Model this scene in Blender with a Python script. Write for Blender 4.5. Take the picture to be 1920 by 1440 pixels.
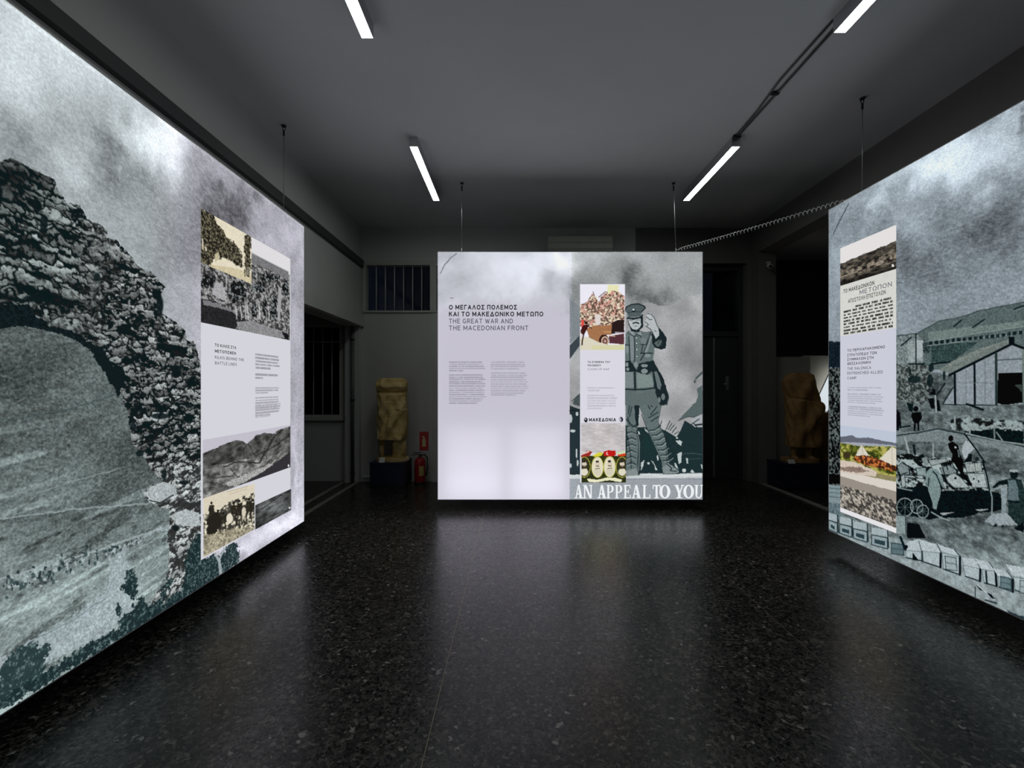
import bpy, bmesh, math, random
import numpy as np
from mathutils import Vector, Matrix

# ------------------------------------------------------------------ scene reset
for o in list(bpy.data.objects):
    bpy.data.objects.remove(o, do_unlink=True)
scene = bpy.context.scene
C = scene.collection
random.seed(7)

# ------------------------------------------------------------------ camera
F, VX, VY, CAMZ = 850.0, 966.0, 724.0, 1.5      # focal length in px of a 1920 wide frame, principal point, eye height
cam_data = bpy.data.cameras.new('camera')
cam = bpy.data.objects.new('camera', cam_data)
C.objects.link(cam)
cam.location = (0, 0, CAMZ)
cam.rotation_euler = (math.pi / 2, 0, 0)
cam_data.sensor_width = 36.0
cam_data.lens = F / 1920.0 * 36.0
cam_data.shift_x = -(VX - 960) / 1920.0
cam_data.shift_y = (VY - 720) / 1920.0
cam_data.clip_start = 0.05
scene.camera = cam

# ------------------------------------------------------------------ world: night sky outside the windows
world = bpy.data.worlds.new('night_sky')
scene.world = world
world.use_nodes = True
wn = world.node_tree.nodes
wl = world.node_tree.links
bgn = wn['Background']
tcw = wn.new('ShaderNodeTexCoord')
nzw = wn.new('ShaderNodeTexNoise'); nzw.inputs['Scale'].default_value = 3.0; nzw.inputs['Detail'].default_value = 4
rmw = wn.new('ShaderNodeValToRGB')
rmw.color_ramp.elements[0].position = 0.40; rmw.color_ramp.elements[0].color = (0.0012, 0.0015, 0.0024, 1)
rmw.color_ramp.elements[1].position = 0.70; rmw.color_ramp.elements[1].color = (0.013, 0.016, 0.028, 1)
wl.new(tcw.outputs['Generated'], nzw.inputs['Vector'])
wl.new(nzw.outputs['Fac'], rmw.inputs['Fac'])
wl.new(rmw.outputs['Color'], bgn.inputs['Color'])
bgn.inputs['Strength'].default_value = 0.22

scene.view_settings.view_transform = 'Standard'
scene.view_settings.look = 'None'
scene.view_settings.exposure = 0.0
scene.view_settings.gamma = 1.0
scene.view_settings.use_curve_mapping = False
scene.cycles.use_denoising = True
scene.cycles.max_bounces = 6
scene.cycles.diffuse_bounces = 4
scene.cycles.glossy_bounces = 3
scene.cycles.use_adaptive_sampling = True
scene.cycles.adaptive_threshold = 0.02

LAMP_STRENGTH = 17.0          # radiance of the ceiling light diffusers
CEIL_Z = 4.0
LWX, RWX, BWY = -2.43, 3.73, 7.16     # inner faces of left, right and back wall
FRONT_Y = -3.0
WT = 0.27                             # side wall thickness

# ------------------------------------------------------------------ material helpers
def new_mat(name):
    m = bpy.data.materials.new(name); m.use_nodes = True
    return m, m.node_tree.nodes, m.node_tree.links, m.node_tree.nodes['Principled BSDF']

def paint(name, col, rough=0.6, var=0.12, scale=6.0, bump=0.0, bscale=60.0, metal=0.0, spec=0.5):
    m, n, l, b = new_mat(name)
    tc = n.new('ShaderNodeTexCoord')
    nz = n.new('ShaderNodeTexNoise'); nz.inputs['Scale'].default_value = scale; nz.inputs['Detail'].default_value = 3
    l.new(tc.outputs['Object'], nz.inputs['Vector'])
    r = n.new('ShaderNodeValToRGB')
    r.color_ramp.elements[0].position = 0.3; r.color_ramp.elements[1].position = 0.7
    r.color_ramp.elements[0].color = tuple(c * (1 - var) for c in col) + (1,)
    r.color_ramp.elements[1].color = tuple(min(1, c * (1 + var)) for c in col) + (1,)
    l.new(nz.outputs['Fac'], r.inputs['Fac'])
    l.new(r.outputs['Color'], b.inputs['Base Color'])
    b.inputs['Roughness'].default_value = rough
    b.inputs['Metallic'].default_value = metal
    b.inputs['Specular IOR Level'].default_value = spec
    if bump > 0:
        n2 = n.new('ShaderNodeTexNoise'); n2.inputs['Scale'].default_value = bscale; n2.inputs['Detail'].default_value = 4
        l.new(tc.outputs['Object'], n2.inputs['Vector'])
        bp = n.new('ShaderNodeBump'); bp.inputs['Strength'].default_value = bump; bp.inputs['Distance'].default_value = 0.01
        l.new(n2.outputs['Fac'], bp.inputs['Height'])
        l.new(bp.outputs['Normal'], b.inputs['Normal'])
    return m

M = {}
M['ceiling'] = paint('ceiling_paint', (0.68, 0.68, 0.69), 0.85, 0.03, 1.5)
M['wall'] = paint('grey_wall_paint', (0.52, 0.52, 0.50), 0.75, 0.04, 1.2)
M['wall_shaded'] = paint('shade_toned_wall_paint', (0.17, 0.165, 0.155), 0.75, 0.06, 1.2)  # wall grey darkened so the colour carries the shade of the right side
M['trim'] = paint('pale_trim_paint', (0.50, 0.50, 0.47), 0.5, 0.05, 3)
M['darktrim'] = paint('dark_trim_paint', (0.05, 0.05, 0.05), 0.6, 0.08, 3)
M['wframe'] = paint('window_frame_paint', (0.48, 0.48, 0.44), 0.45, 0.05, 4)
M['bar'] = paint('window_bar_paint', (0.50, 0.50, 0.48), 0.4, 0.05, 8)
M['alu'] = paint('anodised_aluminium', (0.55, 0.55, 0.57), 0.35, 0.05, 20, metal=0.8)
M['dark_alu'] = paint('dark_aluminium', (0.06, 0.06, 0.065), 0.4, 0.05, 20, metal=0.5)
M['steel'] = paint('steel_wire', (0.45, 0.45, 0.46), 0.35, 0.05, 20, metal=0.9)
M['blackmetal'] = paint('black_metal', (0.015, 0.015, 0.016), 0.45, 0.05, 20)
M['whiteplastic'] = paint('white_plastic', (0.75, 0.75, 0.74), 0.4, 0.03, 10)
M['acplastic'] = paint('aged_white_plastic', (0.62, 0.62, 0.55), 0.4, 0.04, 6)
M['coil'] = paint('white_coiled_cable', (0.85, 0.85, 0.85), 0.4, 0.02, 10)
M['brass'] = paint('brass_divider', (0.22, 0.19, 0.13), 0.45, 0.15, 30, metal=0.5)
M['plinth'] = paint('navy_painted_plinth', (0.016, 0.019, 0.050), 0.5, 0.15, 5, 0.05, 40)
M['red'] = paint('red_enamel', (0.42, 0.018, 0.018), 0.3, 0.06, 6)
M['signred'] = paint('red_sign', (0.55, 0.03, 0.03), 0.45, 0.05, 6)
M['signyellow'] = paint('pale_yellow_print', (0.75, 0.62, 0.28), 0.5, 0.04, 8)
M['labelpaper'] = paint('yellowed_label', (0.55, 0.45, 0.16), 0.55, 0.15, 14)
M['card'] = paint('white_card', (0.80, 0.79, 0.75), 0.7, 0.03, 14)
M['rubber'] = paint('black_rubber', (0.012, 0.012, 0.012), 0.6, 0.05, 20)
M['wood'] = paint('honey_wood', (0.42, 0.27, 0.10), 0.5, 0.25, 9, 0.05, 40)
M['door'] = paint('dark_door_paint', (0.045, 0.045, 0.047), 0.35, 0.10, 4)
M['partition'] = paint('partition_board', (0.34, 0.34, 0.31), 0.7, 0.04, 2)
M['ledwhite'] = paint('lightbox_interior', (0.05, 0.05, 0.05), 0.9, 0.02, 5)
M['grime'] = paint('old_pipe_paint', (0.10, 0.10, 0.10), 0.5, 0.2, 12)

def stone_mat(name, c0, c1, c2):
    m, n, l, b = new_mat(name)
    tc = n.new('ShaderNodeTexCoord')
    nz = n.new('ShaderNodeTexNoise'); nz.inputs['Scale'].default_value = 7; nz.inputs['Detail'].default_value = 8; nz.inputs['Roughness'].default_value = 0.65
    l.new(tc.outputs['Object'], nz.inputs['Vector'])
    r = n.new('ShaderNodeValToRGB')
    r.color_ramp.elements[0].position = 0.30; r.color_ramp.elements[0].color = c0 + (1,)
    r.color_ramp.elements[1].position = 0.72; r.color_ramp.elements[1].color = c2 + (1,)
    e = r.color_ramp.elements.new(0.5); e.color = c1 + (1,)
    l.new(nz.outputs['Fac'], r.inputs['Fac']); l.new(r.outputs['Color'], b.inputs['Base Color'])
    n2 = n.new('ShaderNodeTexNoise'); n2.inputs['Scale'].default_value = 45; n2.inputs['Detail'].default_value = 6
    l.new(tc.outputs['Object'], n2.inputs['Vector'])
    bp = n.new('ShaderNodeBump'); bp.inputs['Strength'].default_value = 0.5; bp.inputs['Distance'].default_value = 0.012
    l.new(n2.outputs['Fac'], bp.inputs['Height']); l.new(bp.outputs['Normal'], b.inputs['Normal'])
    b.inputs['Roughness'].default_value = 0.8
    return m
M['marble_gold'] = stone_mat('ochre_stained_marble', (0.46, 0.30, 0.09), (0.70, 0.51, 0.20), (0.86, 0.70, 0.38))
M['marble_brown'] = stone_mat('brown_stained_marble', (0.25, 0.12, 0.04), (0.40, 0.22, 0.075), (0.50, 0.32, 0.13))
M['marble_pale'] = stone_mat('pale_marble', (0.35, 0.33, 0.26), (0.5, 0.48, 0.4), (0.62, 0.6, 0.52))
M['threshold'] = stone_mat('worn_pale_marble_sill', (0.20, 0.20, 0.17), (0.30, 0.30, 0.26), (0.38, 0.38, 0.33))

def terrazzo():
    m, n, l, b = new_mat('dark_polished_terrazzo')
    tc = n.new('ShaderNodeTexCoord')
    # warp the chips so that they are irregular
    wz = n.new('ShaderNodeTexNoise'); wz.inputs['Scale'].default_value = 38; wz.inputs['Detail'].default_value = 1
    l.new(tc.outputs['Object'], wz.inputs['Vector'])
    mixv = n.new('ShaderNodeMix'); mixv.data_type = 'VECTOR'; mixv.inputs['Factor'].default_value = 0.035
    l.new(tc.outputs['Object'], mixv.inputs[4]); l.new(wz.outputs['Color'], mixv.inputs[5])
    def chips(scale, stops):
        v = n.new('ShaderNodeTexVoronoi'); v.inputs['Scale'].default_value = scale; v.inputs['Randomness'].default_value = 1
        l.new(mixv.outputs[1], v.inputs['Vector'])
        sep = n.new('ShaderNodeSeparateColor'); l.new(v.outputs['Color'], sep.inputs['Color'])
        r = n.new('ShaderNodeValToRGB'); r.color_ramp.interpolation = 'CONSTANT'
        els = r.color_ramp.elements
        els[0].position = stops[0][0]; els[0].color = stops[0][1] + (1,)
        els[1].position = stops[1][0]; els[1].color = stops[1][1] + (1,)
        for p, c in stops[2:]:
            e = els.new(p); e.color = c + (1,)
        l.new(sep.outputs[0], r.inputs['Fac'])
        return v, sep, r
    va, sa, ra = chips(60, [(0.0, (0.003, 0.003, 0.003)), (0.34, (0.020, 0.0185, 0.017)), (0.56, (0.045, 0.041, 0.036)),
                            (0.80, (0.078, 0.070, 0.060)), (0.94, (0.13, 0.12, 0.105)), (0.985, (0.26, 0.245, 0.225))])
    vb, sb, rb = chips(105, [(0.0, (0.003, 0.003, 0.003)), (0.35, (0.022, 0.020, 0.018)), (0.70, (0.055, 0.05, 0.044)), (0.93, (0.15, 0.14, 0.125))])
    mx = n.new('ShaderNodeMix'); mx.data_type = 'RGBA'
    thr = n.new('ShaderNodeMath'); thr.operation = 'GREATER_THAN'; thr.inputs[1].default_value = 0.42
    l.new(sa.outputs[1], thr.inputs[0]); l.new(thr.outputs[0], mx.inputs['Factor'])
    l.new(rb.outputs['Color'], mx.inputs[6]); l.new(ra.outputs['Color'], mx.inputs[7])
    # broad wear and stains
    nz = n.new('ShaderNodeTexNoise'); nz.inputs['Scale'].default_value = 1.3; nz.inputs['Detail'].default_value = 3
    l.new(tc.outputs['Object'], nz.inputs['Vector'])
    mr = n.new('ShaderNodeMapRange'); mr.inputs[1].default_value = 0.3; mr.inputs[2].default_value = 0.7
    mr.inputs[3].default_value = 0.8; mr.inputs[4].default_value = 1.2
    l.new(nz.outputs['Fac'], mr.inputs[0])
    mul = n.new('ShaderNodeMix'); mul.data_type = 'RGBA'; mul.blend_type = 'MULTIPLY'; mul.inputs['Factor'].default_value = 1
    l.new(mx.outputs[2], mul.inputs[6]); l.new(mr.outputs[0], mul.inputs[7])
    l.new(mul.outputs[2], b.inputs['Base Color'])
    rr = n.new('ShaderNodeMapRange'); rr.inputs[1].default_value = 0.0; rr.inputs[2].default_value = 1.0
    rr.inputs[3].default_value = 0.17; rr.inputs[4].default_value = 0.40
    l.new(sb.outputs[2], rr.inputs[0]); l.new(rr.outputs[0], b.inputs['Roughness'])
    bp = n.new('ShaderNodeBump'); bp.inputs['Strength'].default_value = 0.10; bp.inputs['Distance'].default_value = 0.002
    l.new(sb.outputs[0], bp.inputs['Height']); l.new(bp.outputs['Normal'], b.inputs['Normal'])
    b.inputs['IOR'].default_value = 1.5
    b.inputs['Specular IOR Level'].default_value = 0.36
    return m
M['terrazzo'] = terrazzo()

def emit_mat(name, col, strength):
    m = bpy.data.materials.new(name); m.use_nodes = True
    n, l = m.node_tree.nodes, m.node_tree.links
    n.clear()
    out = n.new('ShaderNodeOutputMaterial'); e = n.new('ShaderNodeEmission')
    e.inputs['Color'].default_value = col + (1,); e.inputs['Strength'].default_value = strength
    l.new(e.outputs[0], out.inputs['Surface'])
    return m
M['tube'] = emit_mat('led_diffuser', (0.93, 1.0, 0.96), LAMP_STRENGTH)
M['caselight'] = emit_mat('lit_case_back', (1.0, 0.98, 0.93), 1.15)

def glass_mat(name, tint, alpha):
    m = bpy.data.materials.new(name); m.use_nodes = True
    n, l = m.node_tree.nodes, m.node_tree.links
    n.clear()
    out = n.new('ShaderNodeOutputMaterial')
    t = n.new('ShaderNodeBsdfTransparent'); t.inputs['Color'].default_value = tint + (1,)
    g = n.new('ShaderNodeBsdfGlossy'); g.inputs['Roughness'].default_value = 0.03
    lw = n.new('ShaderNodeLayerWeight'); lw.inputs['Blend'].default_value = 0.5
    pw = n.new('ShaderNodeMath'); pw.operation = 'POWER'; pw.inputs[1].default_value = 4.0
    fr = n.new('ShaderNodeMapRange'); fr.inputs[3].default_value = 0.03; fr.inputs[4].default_value = 0.6
    l.new(lw.outputs['Facing'], pw.inputs[0]); l.new(pw.outputs[0], fr.inputs[0])
    mx = n.new('ShaderNodeMixShader')
    l.new(fr.outputs[0], mx.inputs[0]); l.new(t.outputs[0], mx.inputs[1]); l.new(g.outputs[0], mx.inputs[2])
    l.new(mx.outputs[0], out.inputs['Surface'])
    return m
M['glass'] = glass_mat('window_glass', (0.8, 0.85, 0.9), 0.1)

def print_mat(name, emit=1.0, through=True):
    """back-lit printed textile: glows with the colours of its print and lets the lamps behind it through"""
    m = bpy.data.materials.new(name); m.use_nodes = True
    n, l = m.node_tree.nodes, m.node_tree.links
    n.clear()
    out = n.new('ShaderNodeOutputMaterial')
    at = n.new('ShaderNodeVertexColor'); at.layer_name = 'print'
    e = n.new('ShaderNodeEmission'); e.inputs['Strength'].default_value = emit
    t = n.new('ShaderNodeBsdfTranslucent')
    ad = n.new('ShaderNodeAddShader')
    l.new(at.outputs['Color'], e.inputs['Color']); l.new(at.outputs['Color'], t.inputs['Color'])
    l.new(e.outputs[0], ad.inputs[0]); l.new(t.outputs[0], ad.inputs[1])
    l.new(ad.outputs[0] if through else e.outputs[0], out.inputs['Surface'])
    m.cycles.emission_sampling = 'NONE'
    return m
M['print'] = print_mat('backlit_print')
M['print_even'] = print_mat('evenly_backlit_print', 1.0, False)

def ink_mat(name, srgb):
    lin = tuple((c / 255 / 12.92) if c / 255 < 0.04045 else ((c / 255 + 0.055) / 1.055) ** 2.4 for c in srgb)
    return emit_mat(name, lin, 1.0)
M['ink_black'] = ink_mat('backlit_black_ink', (38, 40, 46))
M['ink_grey'] = ink_mat('backlit_grey_ink', (92, 94, 106))
M['ink_white'] = ink_mat('backlit_white_lettering', (236, 240, 242))

# ------------------------------------------------------------------ mesh helpers
class MB:
    def __init__(s): s.v = []; s.f = []; s.sm = []
    def add(s, verts, faces, smooth=False):
        o = len(s.v); s.v += [tuple(p) for p in verts]
        s.f += [tuple(i + o for i in f) for f in faces]; s.sm += [smooth] * len(faces)
        return s
    def box(s, x0, x1, y0, y1, z0, z1, bev=0.0):
        if bev > 0:
            bm = bmesh.new()
            bmesh.ops.create_cube(bm, size=1)
            for v in bm.verts:
                v.co = ((x0 + x1) / 2 + v.co.x * (x1 - x0), (y0 + y1) / 2 + v.co.y * (y1 - y0), (z0 + z1) / 2 + v.co.z * (z1 - z0))
            bmesh.ops.bevel(bm, geom=list(bm.edges), offset=bev, segments=2, affect='EDGES', profile=0.5)
            bm.verts.index_update()
            s.add([v.co for v in bm.verts], [[v.index for v in f.verts] for f in bm.faces])
            bm.free(); return s
        v = [(x, y, z) for x in (x0, x1) for y in (y0, y1) for z in (z0, z1)]
        return s.add(v, [(0, 1, 3, 2), (4, 6, 7, 5), (0, 4, 5, 1), (2, 3, 7, 6), (0, 2, 6, 4), (1, 5, 7, 3)])
    def lathe(s, prof, cx, cy, z0, n=24, smooth=True):
        vs, fs = [], []
        for r, z in prof:
            for k in range(n):
                a = 2 * math.pi * k / n
                vs.append((cx + r * math.cos(a), cy + r * math.sin(a), z0 + z))
        for i in range(len(prof) - 1):
            for k in range(n):
                fs.append((i * n + k, i * n + (k + 1) % n, (i + 1) * n + (k + 1) % n, (i + 1) * n + k))
        fs.append(tuple(range(n))[::-1]); fs.append(tuple((len(prof) - 1) * n + k for k in range(n)))
        return s.add(vs, fs, smooth)
    def tube(s, pts, r, n=8, smooth=True):
        pts = [Vector(p) for p in pts]; vs, fs = [], []
        up = Vector((0, 0, 1))
        for i, p in enumerate(pts):
            t = (pts[min(i + 1, len(pts) - 1)] - pts[max(i - 1, 0)]).normalized()
            a = t.cross(up)
            if a.length < 1e-3: a = t.cross(Vector((1, 0, 0)))
            a.normalize(); b = t.cross(a).normalized()
            rr = r[i] if isinstance(r, (list, tuple)) else r
            for k in range(n):
                an = 2 * math.pi * k / n
                vs.append(p + a * (rr * math.cos(an)) + b * (rr * math.sin(an)))
        for i in range(len(pts) - 1):
            for k in range(n):
                fs.append((i * n + k, i * n + (k + 1) % n, (i + 1) * n + (k + 1) % n, (i + 1) * n + k))
        fs.append(tuple(range(n))[::-1]); fs.append(tuple((len(pts) - 1) * n + k for k in range(n)))
        return s.add(vs, fs, smooth)
    def prism(s, pts, axis, a0, a1):
        """extrude a 2-D outline along an axis; pts are the two other coordinates in x,y,z order"""
        def mk(p, a):
            q = list(p); q.insert(axis, a); return tuple(q)
        n = len(pts)
        vs = [mk(p, a0) for p in pts] + [mk(p, a1) for p in pts]
        fs = [tuple(range(n))[::-1], tuple(range(n, 2 * n))] + [(k, (k + 1) % n, n + (k + 1) % n, n + k) for k in range(n)]
        return s.add(vs, fs)
    def build(s, name, mat, parent=None):
        me = bpy.data.meshes.new(name)
        off = Vector((0, 0, 0))
        if parent is not None:
            off = parent['_org'] if '_org' in parent else (0, 0, 0)
            off = Vector(off)
        me.from_pydata([(p[0] - off[0], p[1] - off[1], p[2] - off[2]) for p in s.v], [], s.f)
        bm = bmesh.new(); bm.from_mesh(me)
        bmesh.ops.recalc_face_normals(bm, faces=bm.faces); bm.to_mesh(me); bm.free()
        for p, sm in zip(me.polygons, s.sm): p.use_smooth = sm
        me.materials.append(mat)
        o = bpy.data.objects.new(name, me); C.objects.link(o)
        if parent is not None:
            o.parent = parent
            o['_org'] = tuple(off)
        return o

def tag(o, label, cat, group=None):
    o['label'] = label; o['category'] = cat
    if group: o['group'] = group
    return o
def thing(name, label, cat, loc, group=None):
    o = bpy.data.objects.new(name, None); C.objects.link(o)
    o.empty_display_size = 0.1
    o.location = loc; o['_org'] = tuple(loc)
    return tag(o, label, cat, group)
def struct(o, label=None):
    o['kind'] = 'structure'
    if label: o['label'] = label
    return o
def struct_empty(name, loc):
    o = bpy.data.objects.new(name, None); C.objects.link(o)
    o.location = loc; o['_org'] = tuple(loc); o['kind'] = 'structure'
    return o

# ================================================================== THE ROOM
# floor: terrazzo bays cast between thin brass strips, two metres apart
XL = [-6.2, -4.40, LWX, -0.37, 1.667, RWX, 5.75, 7.4]
YL = [FRONT_Y, -1.40, 0.63, 2.66, 4.69, 6.72, 9.2]
floor = struct_empty('floor', (0, 0, 0)); floor['label'] = 'dark polished terrazzo floor with thin brass strips'
fb = MB().box(XL[0], XL[-1], YL[0], YL[-1], -0.12, -0.02).build('floor_bed', M['terrazzo'], floor)
g = 0.0022
for i in range(len(XL) - 1):
    for j in range(len(YL) - 1):
        MB().box(XL[i] + g, XL[i + 1] - g, YL[j] + g, YL[j + 1] - g, -0.02, 0.0).build('terrazzo_slab', M['terrazzo'], floor)
for x in XL[1:-1]:
    MB().box(x - g, x + g, YL[0], YL[-1], -0.02, -0.0006).build('brass_strip', M['brass'], floor)
for y in YL[1:-1]:
    MB().box(XL[0], XL[-1], y - g, y + g, -0.02, -0.0007).build('brass_strip', M['brass'], floor)

struct(MB().box(-6.2, 7.4, FRONT_Y, 9.2, CEIL_Z, CEIL_Z + 0.15).build('ceiling', M['ceiling']), 'plain grey painted ceiling')

# left wall with a wide opening to the next bay, right wall likewise
OL0, OL1, OLZ = 2.2, 7.05, 2.43
LWT = 0.22
w = MB()
w.box(LWX - LWT, LWX, FRONT_Y, OL0, 0, CEIL_Z)
w.box(LWX - LWT, LWX, OL0, OL1, OLZ, CEIL_Z)
w.box(LWX - LWT, LWX, OL1, BWY, 0, CEIL_Z)
struct(w.build('wall_left', M['wall']), 'grey wall with a wide opening behind the left light panel')
OR0, OR1, ORZ = 2.0, 6.95, 3.56
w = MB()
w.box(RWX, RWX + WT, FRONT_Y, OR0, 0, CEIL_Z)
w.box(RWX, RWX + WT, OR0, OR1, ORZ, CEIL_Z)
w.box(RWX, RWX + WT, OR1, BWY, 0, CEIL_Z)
struct(w.build('wall_right', M['wall_shaded']), 'shade-darkened grey wall with a tall opening behind the right light panel')

# back wall with two high windows, a bay window on the left and a door recess on the right
def wall_with_holes(x0, x1, z0, z1, y0, y1, holes):
    xs = sorted({x0, x1} | {h[0] for h in holes} | {h[1] for h in holes})
    zs = sorted({z0, z1} | {h[2] for h in holes} | {h[3] for h in holes})
    m = MB()
    for a, b in zip(xs, xs[1:]):
        for c, d in zip(zs, zs[1:]):
            if any(h[0] <= a and b <= h[1] and h[2] <= c and d <= h[3] for h in holes): continue
            m.box(a, b, y0, y1, c, d)
    return m
W1 = (-2.40, -1.29, 2.66, 3.47)     # high barred window
W2 = (-1.29, -0.20, 2.66, 3.47)     # its neighbour, mostly behind the centre panel
W3 = (-4.30, -2.69, 1.00, 2.53)     # barred window of the left bay
D1 = (2.62, 3.66, 0.0, 3.44)        # door recess
struct(wall_with_holes(-6.2, 1.9, 0, CEIL_Z, BWY, BWY + 0.28, [W1, W2, W3]).build('wall_back', M['wall']), 'grey back wall behind the centre light panel')
struct(wall_with_holes(1.9, RWX + WT, 0, CEIL_Z, BWY, BWY + 0.28, [D1]).build('wall_back_right', M['wall_shaded']), 'back wall around the tall door, its colour darkened for shade')
struct(MB().box(-6.2, 7.4, FRONT_Y - 0.2, FRONT_Y, 0, CEIL_Z).build('wall_front', M['wall']))
struct(MB().box(-6.35, -6.2, FRONT_Y, 7.44, 0, CEIL_Z).build('wall_left_bay', M['wall']))
struct(MB().box(7.4, 7.55, FRONT_Y, 9.2, 0, CEIL_Z).build('wall_right_room', M['wall']))
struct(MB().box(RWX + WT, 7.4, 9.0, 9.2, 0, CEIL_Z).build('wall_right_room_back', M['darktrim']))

# pilaster beside the sign, lintels, trims, skirting
struct(MB().box(-1.30, -0.72, BWY - 0.07, BWY - 0.0005, 0, 2.64).build('trim_1', M['trim']), 'shallow pilaster beside the fire extinguisher')
struct(MB().box(LWX + 0.0005, LWX + 0.045, OL0, BWY - 0.001, OLZ + 0.005, OLZ + 0.215).build('trim_2', M['trim']), 'projecting lintel band over the left opening')
struct(MB().box(LWX + 0.0005, LWX + 0.05, FRONT_Y + 0.01, BWY - 0.001, 3.375, 3.475).build('trim_3', M['darktrim']), 'dark strip high on the left wall')  # plain dark raised band along the wall
struct(MB().box(LWX + 0.002, -1.301, BWY - 0.015, BWY - 0.0005, 0.0005, 0.055).build('baseboard_back', M['trim']), 'low pale skirting of the back wall')
struct(MB().box(-0.719, D1[0] - 0.07, BWY - 0.015, BWY - 0.0005, 0.0005, 0.055).build('baseboard_back', M['trim']), 'low pale skirting of the back wall')
# thresholds: two pale strips with a dark tread between them
th = struct_empty('trim_4', (LWX - WT / 2, 4.4, 0)); th['label'] = 'floor sill of the left opening with two pale marble edges'
MB().box(LWX - 0.055, LWX, OL0, OL1, 0.0004, 0.012).build('sill_edge', M['threshold'], th)
MB().box(LWX - WT, LWX - WT + 0.055, OL0, OL1, 0.0004, 0.012).build('sill_edge', M['threshold'], th)
struct(MB().box(RWX + 0.03, RWX + 0.10, OR0, OR1, 0.0004, 0.012).build('trim_5', M['threshold']), 'pale floor sill of the right opening')

def window(name, h, n_bars, rails, label, fw=0.05, glass_y=0.10, sill=False):
    x0, x1, z0, z1 = h
    o = struct_empty(name, ((x0 + x1) / 2, BWY, z0)); o['label'] = label
    e = 0.0006
    m = MB(); y0, y1 = BWY - 0.03, BWY + 0.09
    m.box(x0 + e, x0 + fw, y0, y1, z0 + e, z1 - e); m.box(x1 - fw, x1 - e, y0, y1, z0 + e, z1 - e)
    m.box(x0 + fw, x1 - fw, y0, y1, z1 - fw * 1.3, z1 - e); m.box(x0 + fw, x1 - fw, y0, y1, z0 + e, z0 + fw * 0.6)
    m.build('window_frame', M['wframe'], o)
    MB().box(x0 + fw, x1 - fw, BWY + 0.085, BWY + 0.089, z0 + fw * 0.6, z1 - fw * 1.3).build('pane', M['glass'], o)
    gx0, gx1 = x0 + fw, x1 - fw
    for k in range(n_bars):
        x = gx0 + (k + 1) * (gx1 - gx0) / (n_bars + 1)
        MB().tube([(x, BWY + 0.04, z0 + fw * 0.5), (x, BWY + 0.04, z1 - fw * 1.2)], 0.009, 8).build('bar', M['bar'], o)
    for z in rails:
        MB().box(gx0 - 0.01, gx1 + 0.01, BWY + 0.034, BWY + 0.046, z - 0.008, z + 0.008).build('rail', M['bar'], o)
    if sill:
        MB().box(x0 - 0.05, x1, BWY - 0.06, BWY - 0.0008, z0 - 0.04, z0 + 0.02).build('sill', M['wframe'], o)
    return o
window('window_1', W1, 6, [], 'high window with six white vertical bars above the left statue')
window('window_2', W2, 6, [], 'high barred window mostly hidden by the centre light panel')
window('window_3', W3, 9, [2.2], 'dark barred window of the left bay', fw=0.075, sill=True)
# something dark and far outside: the block across the street
struct(MB().box(-9, 3, 15, 16, 0, 3.6).build('wall_outside', M['darktrim']), 'dark building across the street')

# door recess at the right of the back wall
dr = struct_empty('door_1', ((D1[0] + D1[1]) / 2, BWY + 0.2, 0)); dr['label'] = 'tall dark double door in the back wall'
m = MB()
m.box(D1[0] + 0.001, D1[0] + 0.07, BWY + 0.12, BWY + 0.24, 0.001, D1[3] - 0.001); m.box(D1[1] - 0.07, D1[1] - 0.001, BWY + 0.12, BWY + 0.24, 0.001, D1[3] - 0.001)
m.box(D1[0] + 0.07, D1[1] - 0.07, BWY + 0.12, BWY + 0.24, D1[3] - 0.09, D1[3] - 0.001); m.box(D1[0] + 0.07, D1[1] - 0.07, BWY + 0.12, BWY + 0.24, 2.30, 2.38)
m.build('door_frame', M['door'], dr)
MB().box(D1[0] + 0.07, D1[1] - 0.07, BWY + 0.17, BWY + 0.18, 2.38, D1[3] - 0.09).build('transom_pane', M['glass'], dr)
xm = 3.20
for a, b in ((D1[0] + 0.072, xm - 0.002), (xm + 0.002, D1[1] - 0.072)):
    lf = MB().box(a, b, BWY + 0.15, BWY + 0.20, 0.008, 2.297, 0.004).build('door_leaf', M['door'], dr)
    for z0, z1 in ((0.15, 0.95), (1.10, 2.15)):
        MB().box(a + 0.07, b - 0.07, BWY + 0.142, BWY + 0.1497, z0, z1, 0.003).build('panel', M['door'], lf)
MB().box(xm - 0.012, xm + 0.012, BWY + 0.135, BWY + 0.1495, 0.03, 2.28).build('closing_strip', M['alu'], dr)
m = MB().box(3.39, 3.44, BWY + 0.138, BWY + 0.1415, 1.44, 1.66, 0.002); m.tube([(3.415, BWY + 0.138, 1.53), (3.415, BWY + 0.10, 1.53), (3.34, BWY + 0.095, 1.53)], 0.009)
m.build('door_handle', M['alu'], dr)

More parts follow.
